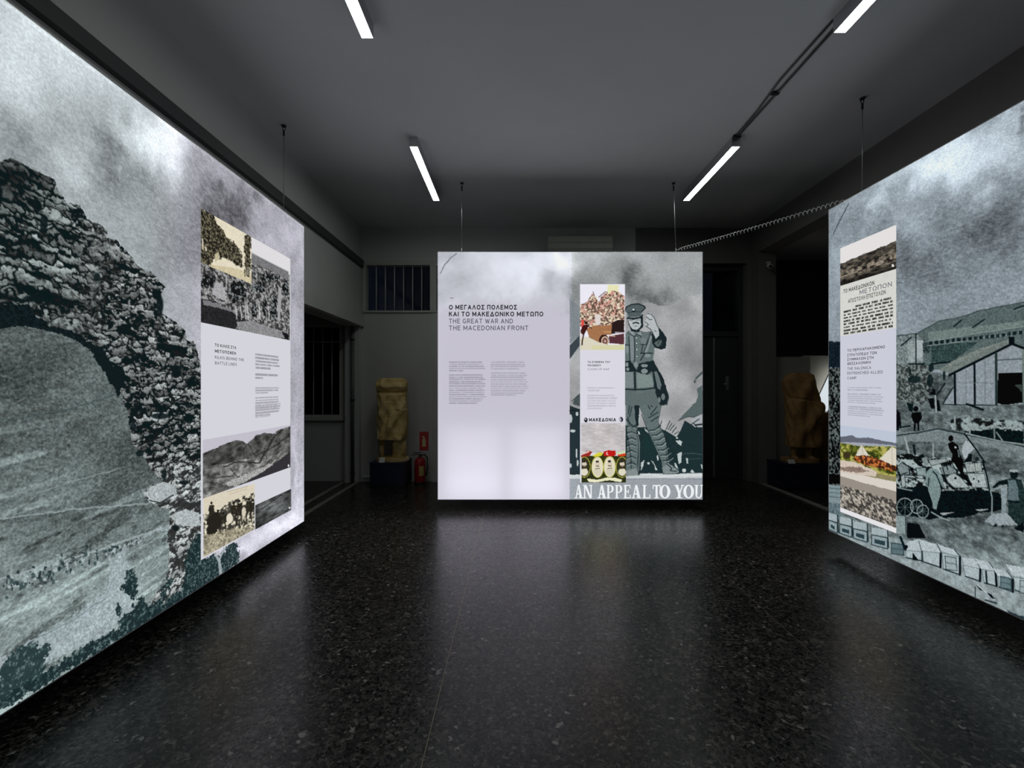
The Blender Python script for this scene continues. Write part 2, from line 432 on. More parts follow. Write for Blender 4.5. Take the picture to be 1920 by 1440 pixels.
# ================================================================== PRINT PAINTER
def lattice(ix, iy, seed):
    n = (ix.astype(np.int64) * 374761393 + iy.astype(np.int64) * 668265263 + seed * 1274126177) & 0x7fffffff
    n = ((n ^ (n >> 13)) * 1274126177) & 0x7fffffff
    n = ((n ^ (n >> 16)) * 2246822519) & 0x7fffffff
    return (n & 0xffff) / 65535.0
def vnoise(x, y, seed=0):
    ix, iy = np.floor(x), np.floor(y)
    fx, fy = x - ix, y - iy
    fx = fx * fx * (3 - 2 * fx); fy = fy * fy * (3 - 2 * fy)
    a = lattice(ix, iy, seed); b = lattice(ix + 1, iy, seed); c = lattice(ix, iy + 1, seed); d = lattice(ix + 1, iy + 1, seed)
    return (a * (1 - fx) + b * fx) * (1 - fy) + (c * (1 - fx) + d * fx) * fy
def fbm(x, y, octv=5, seed=0, gain=0.5):
    v = np.zeros_like(x); a, t = 1.0, 0.0
    for k in range(octv):
        v += a * vnoise(x, y, seed + k * 17); t += a
        x, y = x * 2.03 + 11.3, y * 2.03 + 5.7; a *= gain
    return v / t
def worley(x, y, seed=0):
    ix, iy = np.floor(x), np.floor(y)
    f1 = np.full_like(x, 9.0); f2 = np.full_like(x, 9.0); rid = np.zeros_like(x); dyb = np.zeros_like(x)
    for dx in (-1, 0, 1):
        for dy in (-1, 0, 1):
            cx, cy = ix + dx, iy + dy
            qx = cx + 0.1 + 0.8 * lattice(cx, cy, seed); qy = cy + 0.1 + 0.8 * lattice(cx, cy, seed + 5)
            d = np.hypot(x - qx, y - qy)
            r = lattice(cx, cy, seed + 9)
            near = d < f1
            f2 = np.where(near, f1, np.minimum(f2, d))
            rid = np.where(near, r, rid); dyb = np.where(near, y - qy, dyb)
            f1 = np.where(near, d, f1)
    return f1, f2, rid, dyb
def sstep(a, b, x):
    t = np.clip((x - a) / (b - a), 0, 1)
    return t * t * (3 - 2 * t)
def crop(x0, y0, s):
    return lambda pts: [(x0 + x / s, y0 + y / s) for x, y in pts]

class Art:
    """a print, painted vertex by vertex: P,Q = where the picture's motif sits, U,Z = metres on the panel"""
    def __init__(s, P, Q, U, Z):
        s.P, s.Q, s.U, s.Z = P, Q, U, Z
        s.warp = 130.0
        s.rgb = np.zeros((P.size, 3))
        s.w1 = fbm(U * 22, Z * 22, 3, 301) - 0.5
        s.w2 = fbm(U * 22 + 40, Z * 22, 3, 302) - 0.5
        s.fine = fbm(U * 120, Z * 120, 2, 303) - 0.5
        s.h1 = fbm(U * 75, Z * 75, 2, 304, 0.7) - 0.5
        s.h2 = fbm(U * 75 + 31, Z * 75, 2, 305, 0.7) - 0.5
    def fill(s, idx, col, a=1.0, tex=0.0):
        col = np.asarray(col, float)
        if col.ndim == 1: col = np.broadcast_to(col, (idx.size, 3))
        if tex: col = col * (1 + tex * 2 * s.fine[idx])[:, None]
        if isinstance(a, np.ndarray): a = a[:, None]
        s.rgb[idx] = s.rgb[idx] * (1 - a) + col * a
    def sel(s, pts, pad=0.0):
        xs = [p[0] for p in pts]; ys = [p[1] for p in pts]
        return np.nonzero((s.P > min(xs) - pad) & (s.P < max(xs) + pad) & (s.Q > min(ys) - pad) & (s.Q < max(ys) + pad))[0]
    def inside(s, pts, wob=0.0, clip=None):
        idx = s.sel(pts, wob + 1)
        x = s.P[idx] + wob * (1.5 * s.w1[idx] + 1.5 * s.h1[idx]); y = s.Q[idx] + wob * (1.5 * s.w2[idx] + 1.5 * s.h2[idx])
        ins = np.zeros(idx.size, bool); n = len(pts)
        for i in range(n):
            x0, y0 = pts[i]; x1, y1 = pts[i - 1]
            if y0 == y1: continue
            c = ((y0 > y) != (y1 > y)) & (x < (x1 - x0) * (y - y0) / (y1 - y0) + x0)
            ins ^= c
        idx = idx[ins]
        if clip is not None: idx = idx[clip[idx]]
        return idx
    def poly(s, pts, col, wob=0.0, a=1.0, tex=0.0, clip=None):
        idx = s.inside(pts, wob, clip); s.fill(idx, col, a, tex); return idx
    def line(s, pts, wd, col, a=1.0, clip=None, wob=0.0):
        for (x0, y0), (x1, y1) in zip(pts, pts[1:]):
            idx = s.sel([(x0, y0), (x1, y1)], wd + 1 + wob)
            if clip is not None: idx = idx[clip[idx]]
            px = s.P[idx] + wob * 2 * s.w1[idx]; py = s.Q[idx] + wob * 2 * s.w2[idx]
            dx, dy = x1 - x0, y1 - y0; L = dx * dx + dy * dy + 1e-9
            t = np.clip(((px - x0) * dx + (py - y0) * dy) / L, 0, 1)
            d = np.hypot(px - x0 - t * dx, py - y0 - t * dy)
            al = np.clip(wd / 2 + 0.5 - d, 0, 1) * a
            k = al > 0
            s.fill(idx[k], col, al[k])
    def ell(s, cx, cy, rx, ry, col, a=1.0, soft=0.0, tex=0.0, clip=None):
        idx = s.sel([(cx - rx, cy - ry), (cx + rx, cy + ry)], 1)
        if clip is not None: idx = idx[clip[idx]]
        d = np.hypot((s.P[idx] - cx) / rx, (s.Q[idx] - cy) / ry)
        if soft: al = (1 - sstep(1 - soft, 1, d)) * a
        else: al = np.where(d < 1, a, 0.0)
        k = al > 0
        s.fill(idx[k], col, al[k], tex)
    def rect(s, p0, p1, z0, z1):
        """indices between two motif columns and two heights on the panel (relative to eye level)"""
        return np.nonzero((s.P >= p0) & (s.P <= p1) & (s.Z <= z0) & (s.Z >= z1))[0]
    def body(s, p0, p1, z0, z1, n, col, a, seed, para=()):
        rnd = random.Random(seed); pitch = (z0 - z1) / n
        for k in range(n):
            if k in para: continue
            end = p0 + (p1 - p0) * (rnd.uniform(0.88, 1.0) if (k + 1) not in para and k != n - 1 else rnd.uniform(0.3, 0.8))
            zc = z0 - (k + 0.5) * pitch
            idx = s.rect(p0, end, zc + pitch * 0.30, zc - pitch * 0.30)
            m = vnoise(s.U[idx] * 75 + k * 31.7, idx * 0.0, seed)
            s.fill(idx, col, a * (0.55 + 0.45 * (m > 0.25)))
    def blobs(s, base, lst):
        v = np.full(s.P.size, float(base))
        l1 = fbm(s.U * 3.5, s.Z * 3.5, 5, 306, 0.6) - 0.5; l2 = fbm(s.U * 3.5 + 17, s.Z * 3.5, 5, 307, 0.6) - 0.5
        k = s.warp
        x = s.P + k * l1; y = s.Q + k * l2
        for cx, cy, rx, ry, dv in lst:
            v += dv * np.exp(-(((x - cx) / rx) ** 2 + ((y - cy) / ry) ** 2))
        return v

def smoke(A, base, lst, seed, amp=34, fine=13):
    v = A.blobs(base, lst)
    v += amp * 2 * (fbm(A.U * 3.2 + 3, A.Z * 3.2, 6, seed, 0.55) - 0.5)
    mott = np.clip((210 - v) / 80, 0.10, 1.0)
    a = fbm(A.U * 42 + A.Z * 18, A.Z * 62, 3, seed + 3, 0.75) - 0.5
    b = fbm(A.U * 120, A.Z * 120, 2, seed + 5, 0.8) - 0.5
    v += fine * (5.0 * a + 1.6 * b) * mott
    return v
def stones(A, U, Z, seed, su, sz, dark=20, light=165, contrast=1.0):
    wx = 1.3 * (fbm(U * 26, Z * 26, 3, seed) - 0.5); wy = 1.3 * (fbm(U * 26 + 9, Z * 26, 3, seed + 2) - 0.5)
    f1, f2, rid, dy = worley(U * su + wx, Z * sz + wy, seed)
    e = sstep(0.06, 0.28, f2 - f1 - 0.10 * (rid < 0.3))
    v = dark + (light - dark) * e * (0.66 + 0.36 * rid) * (0.82 + 0.7 * np.clip(dy + 0.15, -0.5, 0.5))
    g = fbm(U * 60, Z * 85, 3, seed + 7, 0.7)
    v *= 1 - contrast * 0.62 * sstep(0.56, 0.64, g)
    v += 40 * (fbm(U * 110, Z * 110, 2, seed + 11, 0.8) - 0.5) * e
    v *= 1 - 0.85 * sstep(0.60, 0.67, fbm(U * 8, Z * 22, 4, seed + 8))
    return np.clip(v, dark * 0.7, 215)
def grain(A, amt, skip=None):
    """grain of the enlarged old photographs"""
    a = fbm(A.U * 130, A.Z * 140, 2, 909, 0.8) - 0.5
    m = 1 + amt * 2 * a
    if skip is not None: m = np.where(skip, 1.0, m)
    A.rgb *= m[:, None]
def tint(v, t=(0.955, 1.0, 1.02)):
    return np.stack([v * t[0], v * t[1], v * t[2]], -1)

# ------------------------------------------------------------------ left panel print: a ruined stone arch, smoke, hillside
def paint_left(A):
    N = np.arange(A.P.size)
    v = smoke(A, 168, [(110, 60, 240, 130, 62), (300, 250, 80, 45, 70), (330, 300, 36, 40, 62), (215, 285, 52, 60, -52), (262, 215, 14, 26, -30),
                       (40, 250, 60, 70, -22), (150, 300, 40, 40, 40), (435, 400, 38, 50, -78), (470, 350, 60, 40, 20), (345, 450, 70, 60, -22), (200, 420, 80, 60, 5),
                       (290, 520, 60, 60, -10), (345, 600, 40, 60, 6), (535, 470, 30, 60, 28), (553, 545, 8, 12, -26), (556, 640, 14, 60, 10), (556, 800, 16, 120, 20),
                       (520, 985, 80, 50, 72), (566, 900, 12, 60, 30), (440, 1040, 50, 30, 60)], 11, 27)
    lil = sstep(250, 420, A.P)
    col = tint(v); col2 = tint(v, (0.985, 0.98, 1.04))
    A.rgb[:] = col * (1 - lil)[:, None] + col2 * lil[:, None]
    # hillside seen through the arch
    hill = [(-260, 560), (0, 600), (100, 600), (170, 640), (260, 760), (300, 860), (345, 960), (375, 1000), (365, 1120), (-260, 1520)]
    idx = A.inside(hill, 2)
    u, z, q = A.U[idx], A.Z[idx], A.Q[idx]; tt = z * 0.97 + u * -0.10
    hv = 97 + 52 * sstep(820, 1180, q) + 55 * (fbm(u * 3.2, tt * 7, 5, 40, 0.5) - 0.5)
    hv += 75 * (fbm(u * 55, tt * 100, 3, 41, 0.8) - 0.5)
    hv += 60 * (fbm(u * 120, z * 120, 2, 42, 0.8) - 0.5)
    hv += 34 * sstep(0.60, 0.72, fbm(u * 1.6 + 4, tt * 22, 2, 43)) * sstep(720, 860, q)
    hv -= 40 * sstep(0.56, 0.70, fbm(u * 9, tt * 26, 3, 47)) * sstep(900, 1000, q)
    hv -= 22 * np.exp(-((A.P[idx] - 70) / 80) ** 2 - ((q - 690) / 70) ** 2)
    A.fill(idx, tint(np.clip(hv, 30, 210), (0.905, 1.0, 0.995)))
    for pts, wd, c in [([(0, 972), (110, 958), (285, 943)], 3, (150, 163, 165)), ([(0, 1085), (90, 1062), (240, 1012), (320, 985)], 4, (158, 170, 172)),
                       ([(70, 925), (150, 898), (220, 880)], 2, (140, 152, 152)), ([(0, 790), (120, 770), (235, 735)], 2, (62, 78, 80))]:
        A.line(pts, wd, c, 0.8, wob=3)
    L7 = crop(0, 1000, 4.085)
    for _ in range(130):                                     # ruined field walls and scrub on the slope
        t = random.random(); x = 12 + t * 210 + random.uniform(-8, 8); y = 1100 - t * 70 + random.gauss(0, 9)
        A.ell(x, y, random.uniform(1.5, 4), random.uniform(1.5, 5), random.choice([(35, 50, 54), (60, 78, 80), (172, 184, 186)]), 0.85)
    # pale track
    A.poly(L7([(-700, 1180), (0, 960), (240, 820), (560, 640), (830, 420), (850, 290), (880, 190), (960, 90), (1100, 20), (1280, -60), (1290, -30), (1130, 30), (990, 95), (960, 160),
               (980, 200), (1000, 260), (950, 330), (920, 430), (1010, 520), (1060, 580), (960, 640), (760, 800), (500, 920), (320, 1010), (200, 1130), (-700, 1500)]),
           (160, 173, 178), wob=9, a=0.85, tex=0.25)
    A.line(L7([(280, 810), (560, 660), (800, 500), (860, 380)]), 1.5, (105, 122, 128), 0.8, wob=3)
    # the masonry of the arch
    arch = [(-260, 270), (0, 303), (22, 296), (45, 308), (75, 325), (102, 336), (106, 350), (118, 362), (122, 378), (150, 386), (163, 410), (186, 420), (204, 432), (200, 446),
            (222, 452), (243, 480), (262, 500), (285, 512), (312, 540), (302, 552), (305, 588), (330, 605), (347, 620), (352, 640), (364, 640), (372, 668), (378, 690), (384, 1000), (372, 1000),
            (366, 1035), (352, 1070), (340, 1100), (322, 1130), (296, 1150), (272, 1152), (290, 1118), (312, 1090), (318, 1040), (314, 1000), (318, 985), (318, 955), (300, 952),
            (276, 938), (269, 925), (282, 910), (305, 903), (282, 880), (270, 858), (247, 830), (243, 800), (238, 770), (228, 742), (200, 702), (166, 655), (140, 635), (90, 620), (30, 612), (0, 618), (-260, 640)]
    idx = A.inside(arch, 3.0)
    u, z, p, q = A.U[idx], A.Z[idx], A.P[idx], A.Q[idx]
    def course(deg, seed):
        c_, s_ = math.cos(math.radians(deg)), math.sin(math.radians(deg))
        uu, zz = u * c_ - z * s_, u * s_ + z * c_
        big = sstep(0.47, 0.53, fbm(u * 5, z * 5, 3, seed + 3))
        return stones(A, uu, zz, seed, 7.5, 25.0, 14, 174) * (1 - big) + stones(A, uu, zz, seed + 30, 5.4, 16.0, 16, 170, 0.7) * big
    k_ = sstep(150, 230, p + 60 * A.w1[idx] + 0.25 * (q - 480))
    sv = course(5, 60) * (1 - k_) + course(-3, 140) * k_
    lowb = sstep(840, 900, q)
    sv = sv * (1 - lowb) + np.clip(sv * 1.12 + 34, 0, 215) * lowb
    dk = 1 - 0.62 * np.exp(-((p - 20) / 100) ** 2 - ((q - 335) / 42) ** 2)
    sv = sv * dk
    g = sstep(260, 60, p)[:, None] * 0.6
    cc = tint(sv, (0.90, 1.0, 0.985)) * g + tint(sv, (0.965, 1.0, 1.0)) * (1 - g)
    A.fill(idx, np.maximum(cc, np.array([12, 26, 28])))
    # deep shade under the vault and in its joints
    dkc = (17, 28, 31)
    A.poly([(-260, 585), (0, 572), (55, 570), (70, 595), (90, 612), (130, 618), (170, 640), (197, 668), (172, 658), (140, 634), (90, 619), (30, 611), (0, 617), (-260, 640)], dkc, wob=4, tex=0.5)
    A.poly([(160, 640), (195, 655), (215, 690), (232, 720), (225, 735), (212, 722), (205, 705), (188, 690)], dkc, wob=4)
    A.poly([(196, 700), (232, 688), (236, 705), (222, 745)], dkc, wob=4)
    for x, y, rx, ry in [(300, 572, 8, 22), (82, 420, 9, 22), (60, 560, 22, 8), (238, 505, 8, 5), (182, 520, 8, 10), (262, 850, 10, 7), (300, 780, 22, 7), (250, 800, 8, 10), (330, 690, 16, 6), (355, 760, 10, 6), (330, 990, 8, 7), (345, 905, 12, 5), (308, 890, 6, 12)]:
        A.ell(x, y, rx, ry, (16, 27, 30), 0.9, 0.4)
    A.poly([(272, 926), (284, 912), (305, 904), (328, 910), (332, 924), (318, 935), (300, 942), (280, 936)], (168, 176, 178), wob=1.5, tex=0.22)
    A.line([(280, 938), (300, 943), (325, 928)], 2.5, (26, 36, 38), 0.9)
    A.poly([(318, 968), (345, 955), (372, 962), (378, 985), (350, 988), (330, 980)], (172, 180, 182), wob=2, tex=0.2)
    # scrub along the foot of the picture
    sc = (24, 40, 43)
    def bush(pts, w=5, c=sc, t=0.9):
        w = w * 1.8
        i = A.inside(pts, w)
        n = fbm(A.U[i] * 70, A.Z[i] * 70, 3, 77, 0.8)
        k = np.where(n[:, None] > 0.66, np.array([92, 112, 112]), np.where(n[:, None] > 0.55, np.array([48, 68, 70]), np.array(c)))
        A.fill(i, k, 0.95)
    bush(L7([(-900, 1480), (60, 1240), (220, 1140), (420, 1000), (700, 830), (900, 730), (920, 650), (1010, 600), (1050, 490), (1100, 480), (1130, 540), (1250, 540), (1380, 440), (1400, 330), (1420, 200),
              (1500, 0), (1560, 0), (1570, 190), (1640, 150), (1700, 190), (1700, 380), (1000, 760), (600, 1000), (100, 1320), (-900, 1800)]))
    bush(L7([(20, 1010), (60, 930), (130, 880), (240, 850), (380, 870), (405, 920), (360, 960), (350, 1020), (300, 1110), (200, 1160), (60, 1260), (-40, 1260), (0, 1060)]), 6, (36, 54, 56))
    bush(L7([(960, 300), (1000, 260), (1050, 360), (1060, 440), (1020, 510), (980, 480), (930, 420)]), 4)
    bush(L7([(880, 590), (905, 530), (940, 590), (910, 650)]), 2)
    bush(L7([(1190, 540), (1230, 440), (1290, 330), (1320, 350), (1270, 450), (1240, 540)]), 5)
    bush(L7([(1690, 170), (1740, 80), (1800, 70), (1840, 160), (1840, 220), (1700, 320)]), 4)
    A.line(L7([(1640, 145), (1680, 210), (1695, 320)]), 5, (165, 176, 180), 0.9, wob=1)
    A.line(L7([(1680, 205), (1725, 110)]), 3, (165, 176, 180), 0.9, wob=1)
    grain(A, 0.13)
    # --- the information strip
    idx = A.rect(376.5, 545, 1.216, -1.19)
    k = ~((A.P[idx] > 478) & (A.Z[idx] < -1.185))
    A.fill(idx[k], (211, 211, 219))
    ph = np.zeros(A.P.size, bool); ph[A.rect(376.5, 543.5, 1.216, 0.436)] = True
    P1 = crop(360, 370, 4.114)
    i = np.nonzero(ph)[0]                                        # monochrome view over a town
    n = fbm(A.U[i] * 46, A.Z[i] * 54, 4, 500, 0.7)
    A.fill(i, tint(48 + 120 * sstep(0.36, 0.66, n), (1, 1, 1.0)))
    A.poly(P1([(455, 300), (760, 440), (760, 600), (600, 510), (455, 420)]), (222, 220, 222), clip=ph)
    A.poly(P1([(455, 420), (600, 500), (745, 575), (745, 640), (600, 560), (455, 500)]), (118, 118, 120), clip=ph, tex=0.25)
    A.line(P1([(455, 425), (600, 498), (745, 572)]), 1.6, (198, 198, 200), 0.9, clip=ph)
    for bx, by, rx, ry in [(350, 730, 80, 90), (130, 650, 60, 60), (520, 700, 60, 50), (640, 850, 40, 90), (590, 620, 90, 30), (720, 700, 30, 60), (480, 880, 30, 60), (560, 860, 20, 80)]:
        c = P1([(bx, by)])[0]
        ii = A.sel([(c[0] - rx / 4.1, c[1] - ry / 4.1), (c[0] + rx / 4.1, c[1] + ry / 4.1)]); ii = ii[ph[ii]]
        d = np.hypot((A.P[ii] - c[0]) / (rx / 4.1), (A.Q[ii] - c[1]) / (ry / 4.1)) + 1.2 * A.w1[ii]
        ii = ii[d < 0.9]; A.fill(ii, tint(22 + 120 * sstep(0.52, 0.66, fbm(A.U[ii] * 60, A.Z[ii] * 60, 3, 505, .7))))
    A.poly(P1([(190, 650), (240, 690), (270, 770), (250, 800), (150, 740)]), (165, 165, 168), wob=2, clip=ph, tex=0.2)
    A.poly(P1([(60, 780), (180, 800), (330, 900), (460, 960), (460, 1060), (60, 980)]), (38, 38, 40), wob=2, clip=ph, tex=0.5)
    A.poly(P1([(80, 790), (200, 820), (330, 880), (350, 900), (200, 850), (90, 830)]), (120, 120, 122), wob=2, clip=ph)
    A.poly(P1([(350, 960), (460, 950), (700, 1040), (720, 1090), (460, 1060), (340, 1010)]), (135, 135, 137), wob=3, clip=ph, tex=0.3)
    for x in (340, 375, 410, 430, 520, 590, 660):
        A.line(P1([(x, 840), (x + 6, 940)]), 2.0, (205, 205, 206), 0.8, clip=ph, wob=1)
    A.poly(P1([(665, 690), (690, 700), (680, 960), (660, 950)]), (160, 160, 163), clip=ph)
    A.poly(P1([(690, 1040), (740, 1050), (745, 1110), (720, 1090)]), (24, 24, 26), wob=1, clip=ph)
    sp = np.zeros(A.P.size, bool); sp[A.rect(376.5, 471.5, 1.216, 0.80)] = True
    sp &= A.Q < (492 + (A.P - 376) * 0.42)
    i = np.nonzero(sp)[0]; A.fill(i, (226, 217, 194), tex=0.06)                 # sepia street with tall trees
    A.poly(P1([(60, 500), (150, 520), (300, 540), (470, 590), (470, 680), (60, 540)]), (205, 194, 162), clip=sp, tex=0.1)
    def tree(pts):
        ii = A.inside(P1(pts), 4, sp); n = fbm(A.U[ii] * 95, A.Z[ii] * 95, 2, 511, 0.8)
        A.fill(ii, np.where(n[:, None] > 0.58, np.array([120, 114, 92]), np.where(n[:, None] > 0.45, np.array([58, 54, 44]), np.array([30, 28, 24]))))
    tree([(55, 60), (110, 100), (165, 130), (190, 200), (240, 240), (260, 300), (330, 350), (390, 440), (390, 540), (330, 520), (280, 470), (170, 480), (130, 540), (60, 500)])
    tree([(405, 290), (440, 285), (460, 340), (455, 500), (440, 620), (400, 610), (410, 500), (395, 400)])
    A.line(P1([(80, 320), (85, 400)]), 2.5, (210, 202, 180), clip=sp); A.line(P1([(105, 385), (110, 410)]), 3.0, (205, 198, 175), clip=sp)
    for x in (415, 430, 445, 458): A.line(P1([(x, 540), (x, 600)]), 1.0, (230, 224, 204), clip=sp)
    A.poly(P1([(170, 440), (200, 420), (215, 470), (180, 500)]), (190, 182, 150), wob=2, clip=sp)
    # body text of the strip
    A.body(478, 526, 0.278, 0.055, 8, (140, 138, 150), 0.75, 3, (5,))
    A.body(479, 527, -0.005, -0.255, 12, (150, 148, 158), 0.7, 4, (3,))
    A.body(479, 522, -0.13, -0.27, 5, (158, 156, 166), 0.5, 5)
    # mountain photograph
    mp = np.zeros(A.P.size, bool); mp[A.rect(380, 545, -0.368, -0.775)] = True
    P2 = crop(360, 700, 4.114)
    i = np.nonzero(mp)[0]; A.fill(i, tint(196 + 10 * A.fine[i], (0.985, 0.97, 1.03)))
    def rock(pts, base, amp, seed, wob=1.5):
        ii = A.inside(P2(pts), wob, mp)
        n = fbm(A.U[ii] * 14 + A.Z[ii] * 9, A.Z[ii] * 26 - A.U[ii] * 6, 5, seed, 0.6)
        A.fill(ii, tint(np.clip(base + amp * (n - 0.5) * 2, 10, 220), (1.0, 1.0, 0.985)))
    rock([(60, 630), (150, 590), (220, 560), (330, 515), (390, 520), (430, 550), (430, 700), (60, 800)], 70, 70, 520)
    rock([(390, 600), (430, 540), (490, 480), (550, 460), (640, 465), (660, 440), (760, 405), (780, 800), (350, 720)], 82, 80, 521)
    rock([(60, 720), (250, 700), (420, 660), (600, 640), (780, 560), (780, 760), (400, 860), (60, 980)], 108, 110, 522)
    A.line(P2([(390, 600), (430, 540), (490, 640), (640, 560), (760, 470)]), 2.0, (38, 38, 38), 0.7, clip=mp, wob=2)
    A.line(P2([(240, 720), (360, 680), (520, 690), (640, 480), (700, 440)]), 2.5, (30, 30, 30), 0.75, clip=mp, wob=2)
    A.line(P2([(300, 740), (350, 800), (480, 760)]), 2.0, (30, 30, 30), 0.7, clip=mp, wob=2)
    A.line(P2([(160, 810), (320, 790)]), 2.0, (30, 30, 30), 0.7, clip=mp, wob=2)
    A.poly(P2([(230, 860), (380, 790), (560, 720), (660, 660), (600, 730), (420, 830), (330, 870)]), (165, 165, 163), wob=2.5, clip=mp, tex=0.3)
    A.poly(P2([(400, 850), (560, 750), (660, 680), (760, 600), (780, 740), (440, 860)]), (52, 50, 54), wob=1.0, clip=mp, tex=0.1)
    A.ell(541, 873, 1.8, 2.4, (225, 225, 228))
    # cream photograph of riders
    cp = np.zeros(A.P.size, bool); cp[A.rect(381, 477.5, -0.775, -1.178)] = True
    cp &= A.Q > 931 - (A.P - 381) * 0.245
    i = np.nonzero(cp)[0]; A.fill(i, (216, 207, 186), tex=0.05)
    ii = A.inside(P2([(80, 1090), (200, 1060), (300, 990), (380, 950), (440, 930), (490, 920), (490, 1210), (80, 1440)]), 3, cp)
    n = fbm(A.U[ii] * 34, A.Z[ii] * 42, 4, 530, 0.65)
    A.fill(ii, np.clip(60 + 170 * sstep(0.40, 0.66, n), 0, 225)[:, None] * np.array([[1.0, 0.97, 0.87]]))
    A.poly(P2([(80, 1240), (300, 1200), (490, 1180), (490, 1300), (80, 1440)]), (160, 153, 130), wob=3, clip=cp, a=0.75, tex=0.55)
    for x, y, h in [(150, 1000, 90), (200, 1060, 90), (320, 1000, 90), (365, 985, 110), (440, 970, 100), (240, 1080, 60), (470, 980, 70)]:
        a_, b_ = P2([(x, y)])[0]
        A.ell(a_, b_, 2.4, 2.6, (32, 29, 24), clip=cp)
        A.poly(P2([(x - 20, y + 16), (x + 20, y + 14), (x + 26, y + h), (x - 24, y + h)]), (44, 41, 34), wob=2, clip=cp, tex=0.5)
        A.line(P2([(x - 16, y + h), (x - 22, y + h + 70)]), 2, (40, 37, 31), clip=cp); A.line(P2([(x + 14, y + h), (x + 20, y + h + 75)]), 2, (44, 41, 35), clip=cp)
    A.poly(P2([(120, 1100), (200, 1070), (230, 1150), (190, 1240), (110, 1240)]), (38, 35, 30), wob=3, clip=cp)
    A.ell(*P2([(290, 1120)])[0], 6, 9, (222, 214, 195), clip=cp); A.ell(*P2([(400, 1070)])[0], 4, 9, (210, 202, 182), clip=cp)
    A.line(P2([(275, 915), (430, 870)]), 1.2, (160, 152, 132), 0.7, clip=cp); A.line(P2([(290, 932), (420, 892)]), 1.0, (170, 162, 142), 0.7, clip=cp)
    # small dark aerial photograph
    i = A.rect(478.5, 546, -0.985, -1.187)
    n = fbm(A.U[i] * 10 + A.Z[i] * 10, A.Z[i] * 34 - A.U[i] * 4, 5, 540, 0.6)
    vv = 62 + 130 * (n - 0.5) + 50 * np.exp(-((A.P[i] - 515) / 25) ** 2 - ((A.Q[i] - 950) / 14) ** 2)
    A.fill(i, tint(np.clip(vv, 22, 170), (0.97, 1.0, 1.0)))
    A.line([(492, 955), (510, 940), (530, 928)], 1.5, (28, 30, 32), 0.8, wob=2); A.ell(543, 952, 1.5, 2.0, (225, 225, 228))
    # thin selvedge of the textile
    A.rgb[A.Z > 1.6] *= 1.05

